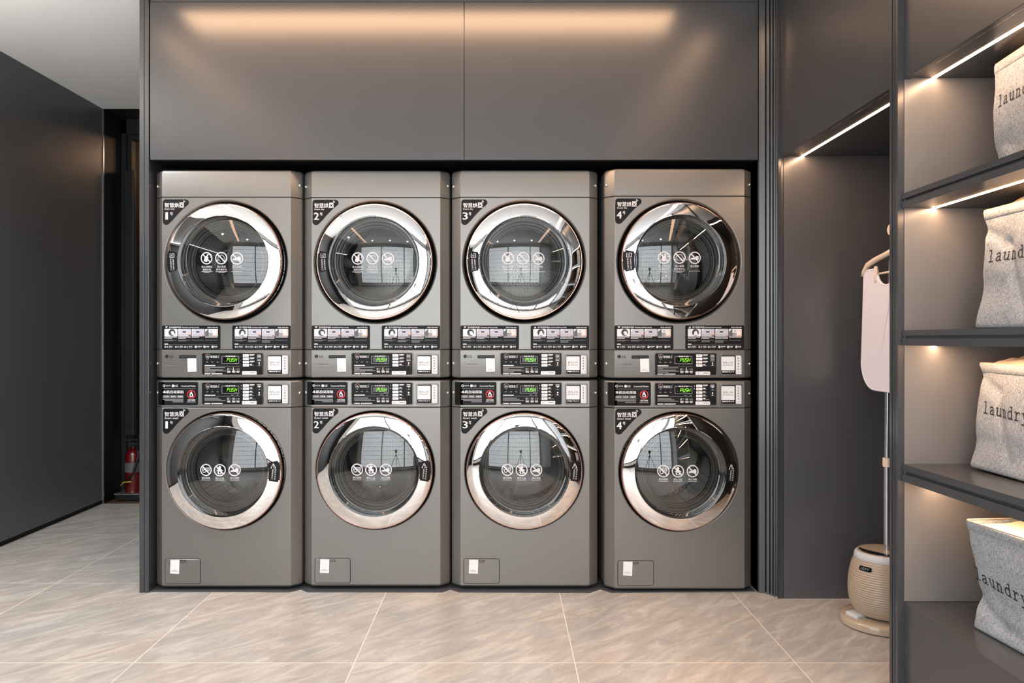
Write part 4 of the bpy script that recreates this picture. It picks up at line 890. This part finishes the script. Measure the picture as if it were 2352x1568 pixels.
def basket(label, X0, Y0, Z0, Hh, yaw, prof, text_u, text_z, seed, slope=0.0, L=.33, Dp=.25, lump=.05):
    t = thing('laundry_basket', (X0 + Dp / 2, Y0 - L / 2, Z0), label, 'laundry basket', 'grey fabric laundry baskets on the shelves')
    dirv = Vector((math.sin(R(yaw)), -math.cos(R(yaw)), 0)); inn = Vector((math.cos(R(yaw)), math.sin(R(yaw)), 0)); base = Vector((X0, Y0, 0))
    def prf(tt):
        for (a, xa), (b, xb) in zip(prof, prof[1:]):
            if a <= tt <= b: s = (tt - a) / (b - a); s = s * s * (3 - 2 * s) if b - a > .14 else s; return xa + (xb - xa) * s
        return prof[-1][1]
    pin = max((p for p in prof[1:-1]), key=lambda p: p[1])[0] if len(prof) > 2 else .4
    def wr(u, z):                                          # shape of the long face towards the room: folds and creases
        tt = (z - Z0) / Hh; d = 0
        for (ua, ta), (ub, tb), dep, w in (((0, pin), (.10, pin - .16), .007, .016), ((.10, pin - .16), (.16, .12), .006, .014), ((0, pin + .02), (.06, pin + .10), .004, .02), ((.10, pin - .16), (.09, pin + .04), .0035, .018), ((.2, .1), (.3, .45), .005, .03)):
            px_, pz_ = u, tt * Hh; ax, az, bx, bz = ua, ta * Hh, ub, tb * Hh; l2 = (bx - ax) ** 2 + (bz - az) ** 2
            q = max(0, min(1, ((px_ - ax) * (bx - ax) + (pz_ - az) * (bz - az)) / l2)); ds = math.hypot(px_ - ax - q * (bx - ax), pz_ - az - q * (bz - az)); d += dep * math.exp(-(ds / w) ** 2)
        d += .0045 * noise.noise(Vector((u * 9 + seed, z * 9, seed))) + .0016 * noise.noise(Vector((u * 32, z * 22 + seed, seed)))
        fade = min(1, tt * 6) * min(1, (1 - tt) * 5 + .05); return d * fade
    def face(u, z, depth=0.0):
        tt = max(0, min(1, (z - Z0) / Hh)); w = max(.25, 1 - max(0, u) / .22)
        p = base + dirv * u + inn * (prf(tt) * w * max(0, 1 - depth / Dp) + wr(u, z) * max(0, 1 - depth / .05) + depth)
        return Vector((p.x, p.y, z))
    r = .016; N = 34
    def loop(z, ins=0.0):
        tt = (z - Z0) / Hh; pts = []
        for k in range(N + 1): u = r + (L - 2 * r) * k / N; pts.append(face(u, z, ins))
        for k in range(1, 6): a = PI / 2 * k / 6; pts.append(face(L - r + (r - ins) * math.sin(a), z, r - (r - ins) * math.cos(a)))
        bul = .006 * noise.noise(Vector((seed, z * 8, 3)))
        for k in range(9): dd = r + (Dp - 2 * r) * k / 8; pts.append(face(L - ins + bul, z, dd))
        for k in range(N // 2 + 1): u = L - r - (L - 2 * r) * k / (N // 2); pts.append(face(u, z, Dp - ins))
        for k in range(9): dd = Dp - r - (Dp - 2 * r) * k / 8; pts.append(face(ins, z, dd))
        for k in range(1, 6): a = PI / 2 * k / 6; pts.append(face(r - (r - ins) * math.sin(a), z, r - (r - ins) * math.cos(PI / 2 - a) if 0 else r - (r - ins) * math.sin(PI / 2 - (PI / 2 - a)) if 0 else r - (r - ins) * math.cos(PI / 2 - a)))
        # last corner: from the far end back to the long face
        pts = pts[:-5]
        for k in range(1, 6): a = PI / 2 * k / 6; pts.append(face(r - (r - ins) * math.cos(a), z, r - (r - ins) * math.sin(a)))
        return pts
    def skin(bm, rows):
        V = [[bm.verts.new(p) for p in row] for row in rows]; n = len(V[0])
        for a, b in zip(V, V[1:]):
            for i in range(n): bm.faces.new((a[i], a[(i + 1) % n], b[(i + 1) % n], b[i]))
        return V
    bm = bmesh.new(); rows = [loop(Z0 + .001, .012), loop(Z0 + .0015, .003)] + [loop(Z0 + .006 + (Hh - .008) * k / 44) for k in range(45)]
    V = skin(bm, rows); bm.faces.new(V[0][::-1]); rows2 = [loop(Z0 + Hh - .002), loop(Z0 + Hh - .002, .004), loop(Z0 + Hh - .05, .004)]; skin(bm, rows2)
    bmesh.ops.remove_doubles(bm, verts=bm.verts, dist=.00005)
    obj('body', bm, M['fabric'], t, smooth=180)
    bm = bmesh.new(); skin(bm, [loop(Z0 + Hh - .026, -.0002), loop(Z0 + Hh - .025, -.0016), loop(Z0 + Hh - .004, -.0018), loop(Z0 + Hh, .0004), loop(Z0 + Hh, .0035)])
    hm = obj('hem', bm, M['fabric'], t, smooth=60)
    ed = loop(Z0 + Hh + .0006, .0016); bm = bmesh.new(); tube(bm, ed + ed[:1], .0022, n=6, cap=False); obj('piping', bm, M['lining'], hm, smooth=180)
    # puckered inner bag
    bm = bmesh.new(); G = []; nu, nd = 26, 20
    for i in range(nu + 1):
        row = []
        for j in range(nd + 1):
            u = .005 + (L - .010) * i / nu; dd = .005 + (Dp - .010) * j / nd; e = min(u, L - u, dd, Dp - dd); s = min(1, e / .07)
            h = -.012 + lump * (s * s * (3 - 2 * s)) * (0.6 + .5 * noise.noise(Vector((u * 11 + seed, dd * 11, 1)))) * (1 if u < .3 else .6) + .010 * s * noise.noise(Vector((u * 40, dd * 40, seed)))
            p = face(u, Z0 + Hh - .001, dd); row.append(bm.verts.new((p.x, p.y, Z0 + Hh + h)))
        G.append(row)
    for i in range(nu):
        for j in range(nd): bm.faces.new((G[i][j], G[i + 1][j], G[i + 1][j + 1], G[i][j + 1]))
    obj('lining', bm, M['lining'], t, smooth=180)
    # stamped word
    D = Dec(lambda u, v: (u, v), ['ink']); un = .0218
    for i, ch in enumerate('laundry'):
        for st in GL[ch]: D.line([(text_u + (i * 1.26 + x) * un, (y + .0) * un + slope * (i * 1.26 + x) * un) for x, y in st], .0040 if ch != 'l' else .0042, 'ink', 1, seg=2)
    bm = bmesh.new(); out = Vector((-math.cos(R(yaw)), -math.sin(R(yaw)), 0)) * .0006; vv = [bm.verts.new(face(u, Z0 + text_z + v) + out) for u, v, l in D.v]
    for f, mi in D.F: bm.faces.new([vv[i] for i in f])
    obj('printed_word', bm, M['ink'], t)
Zs = [SH[0][1], SH[1][1], SH[2][1], .3505]
def shz(i, y): return Zs[i] + (SH[i][2] * (YS1 - y) if i < 3 else 0)
basket('grey fabric laundry basket on the topmost shelf, directly under the highest light strip', 1.419, 1.995, shz(0, 1.66) + .0005, .333, -7, [(0, -.004), (.2, .002), (.55, -.003), (.8, .001), (1, .001)], .034, .203, 1.0, L=.34)
basket('grey fabric laundry basket on the second shelf from the top, at eye level', 1.366, 2.000, shz(1, 1.66) + .0005, .340, 7, [(0, 0), (.38, .026), (.45, .024), (.7, .032), (.85, .034), (1, .028)], .030, .190, 2.3, L=.34)
basket('grey fabric laundry basket on the third shelf, pale lining bulging out of its top', 1.395, 2.064, shz(2, 1.72) + .0005, .310, 0, [(0, 0), (.28, .020), (.34, .019), (.6, .026), (.9, .036), (1, .030)], .044, .166, 4.1, L=.34, slope=-.03)
basket('grey fabric laundry basket on the low cabinet top, open with one corner pinched in', 1.339, 1.968, .3510, .306, 5, [(0, 0), (.12, .010), (.30, .020), (.55, .006), (.85, -.014), (1, -.022)], .004, .140, 6.7, L=.32, slope=-.05, lump=.03)

# ------------------------------------------------------------------ the photographer's tripod, seen only in the chrome
t = thing('tripod', (0, -.17, 0), 'black camera tripod standing in front of the window, seen in the chrome door rings', 'tripod')
for k, a in enumerate((90, 210, 330)):
    c, s = math.cos(R(a)), math.sin(R(a)); obj('leg', tube(bmesh.new(), [(.02 * c, -.17 + .02 * s, .98), (.42 * c, -.17 + .42 * s, .003)], [.014, .009], n=10), M['black'], t, smooth=60)
obj('column', tube(bmesh.new(), [(0, -.17, .85), (0, -.17, 1.12)], .014), M['black'], t, smooth=60)
obj('head', B(-.04, .04, -.21, -.13, 1.06, 1.125, bev=.01), M['black'], t)
t = thing('camera', (0, -.16, 1.186), 'black camera on the tripod, seen only in reflections', 'camera')
obj('camera_body', B(-.068, .068, -.20, -.14, 1.126, 1.235, bev=.012), M['black'], t)
bm = bmesh.new(); lathe(bm, [(0, -.05), (.030, -.05), (.036, -.055), (.038, -.14), (0, -.141)], 0, 1.186, n=32); obj('lens', bm, M['gloss_black'], t, smooth=40)
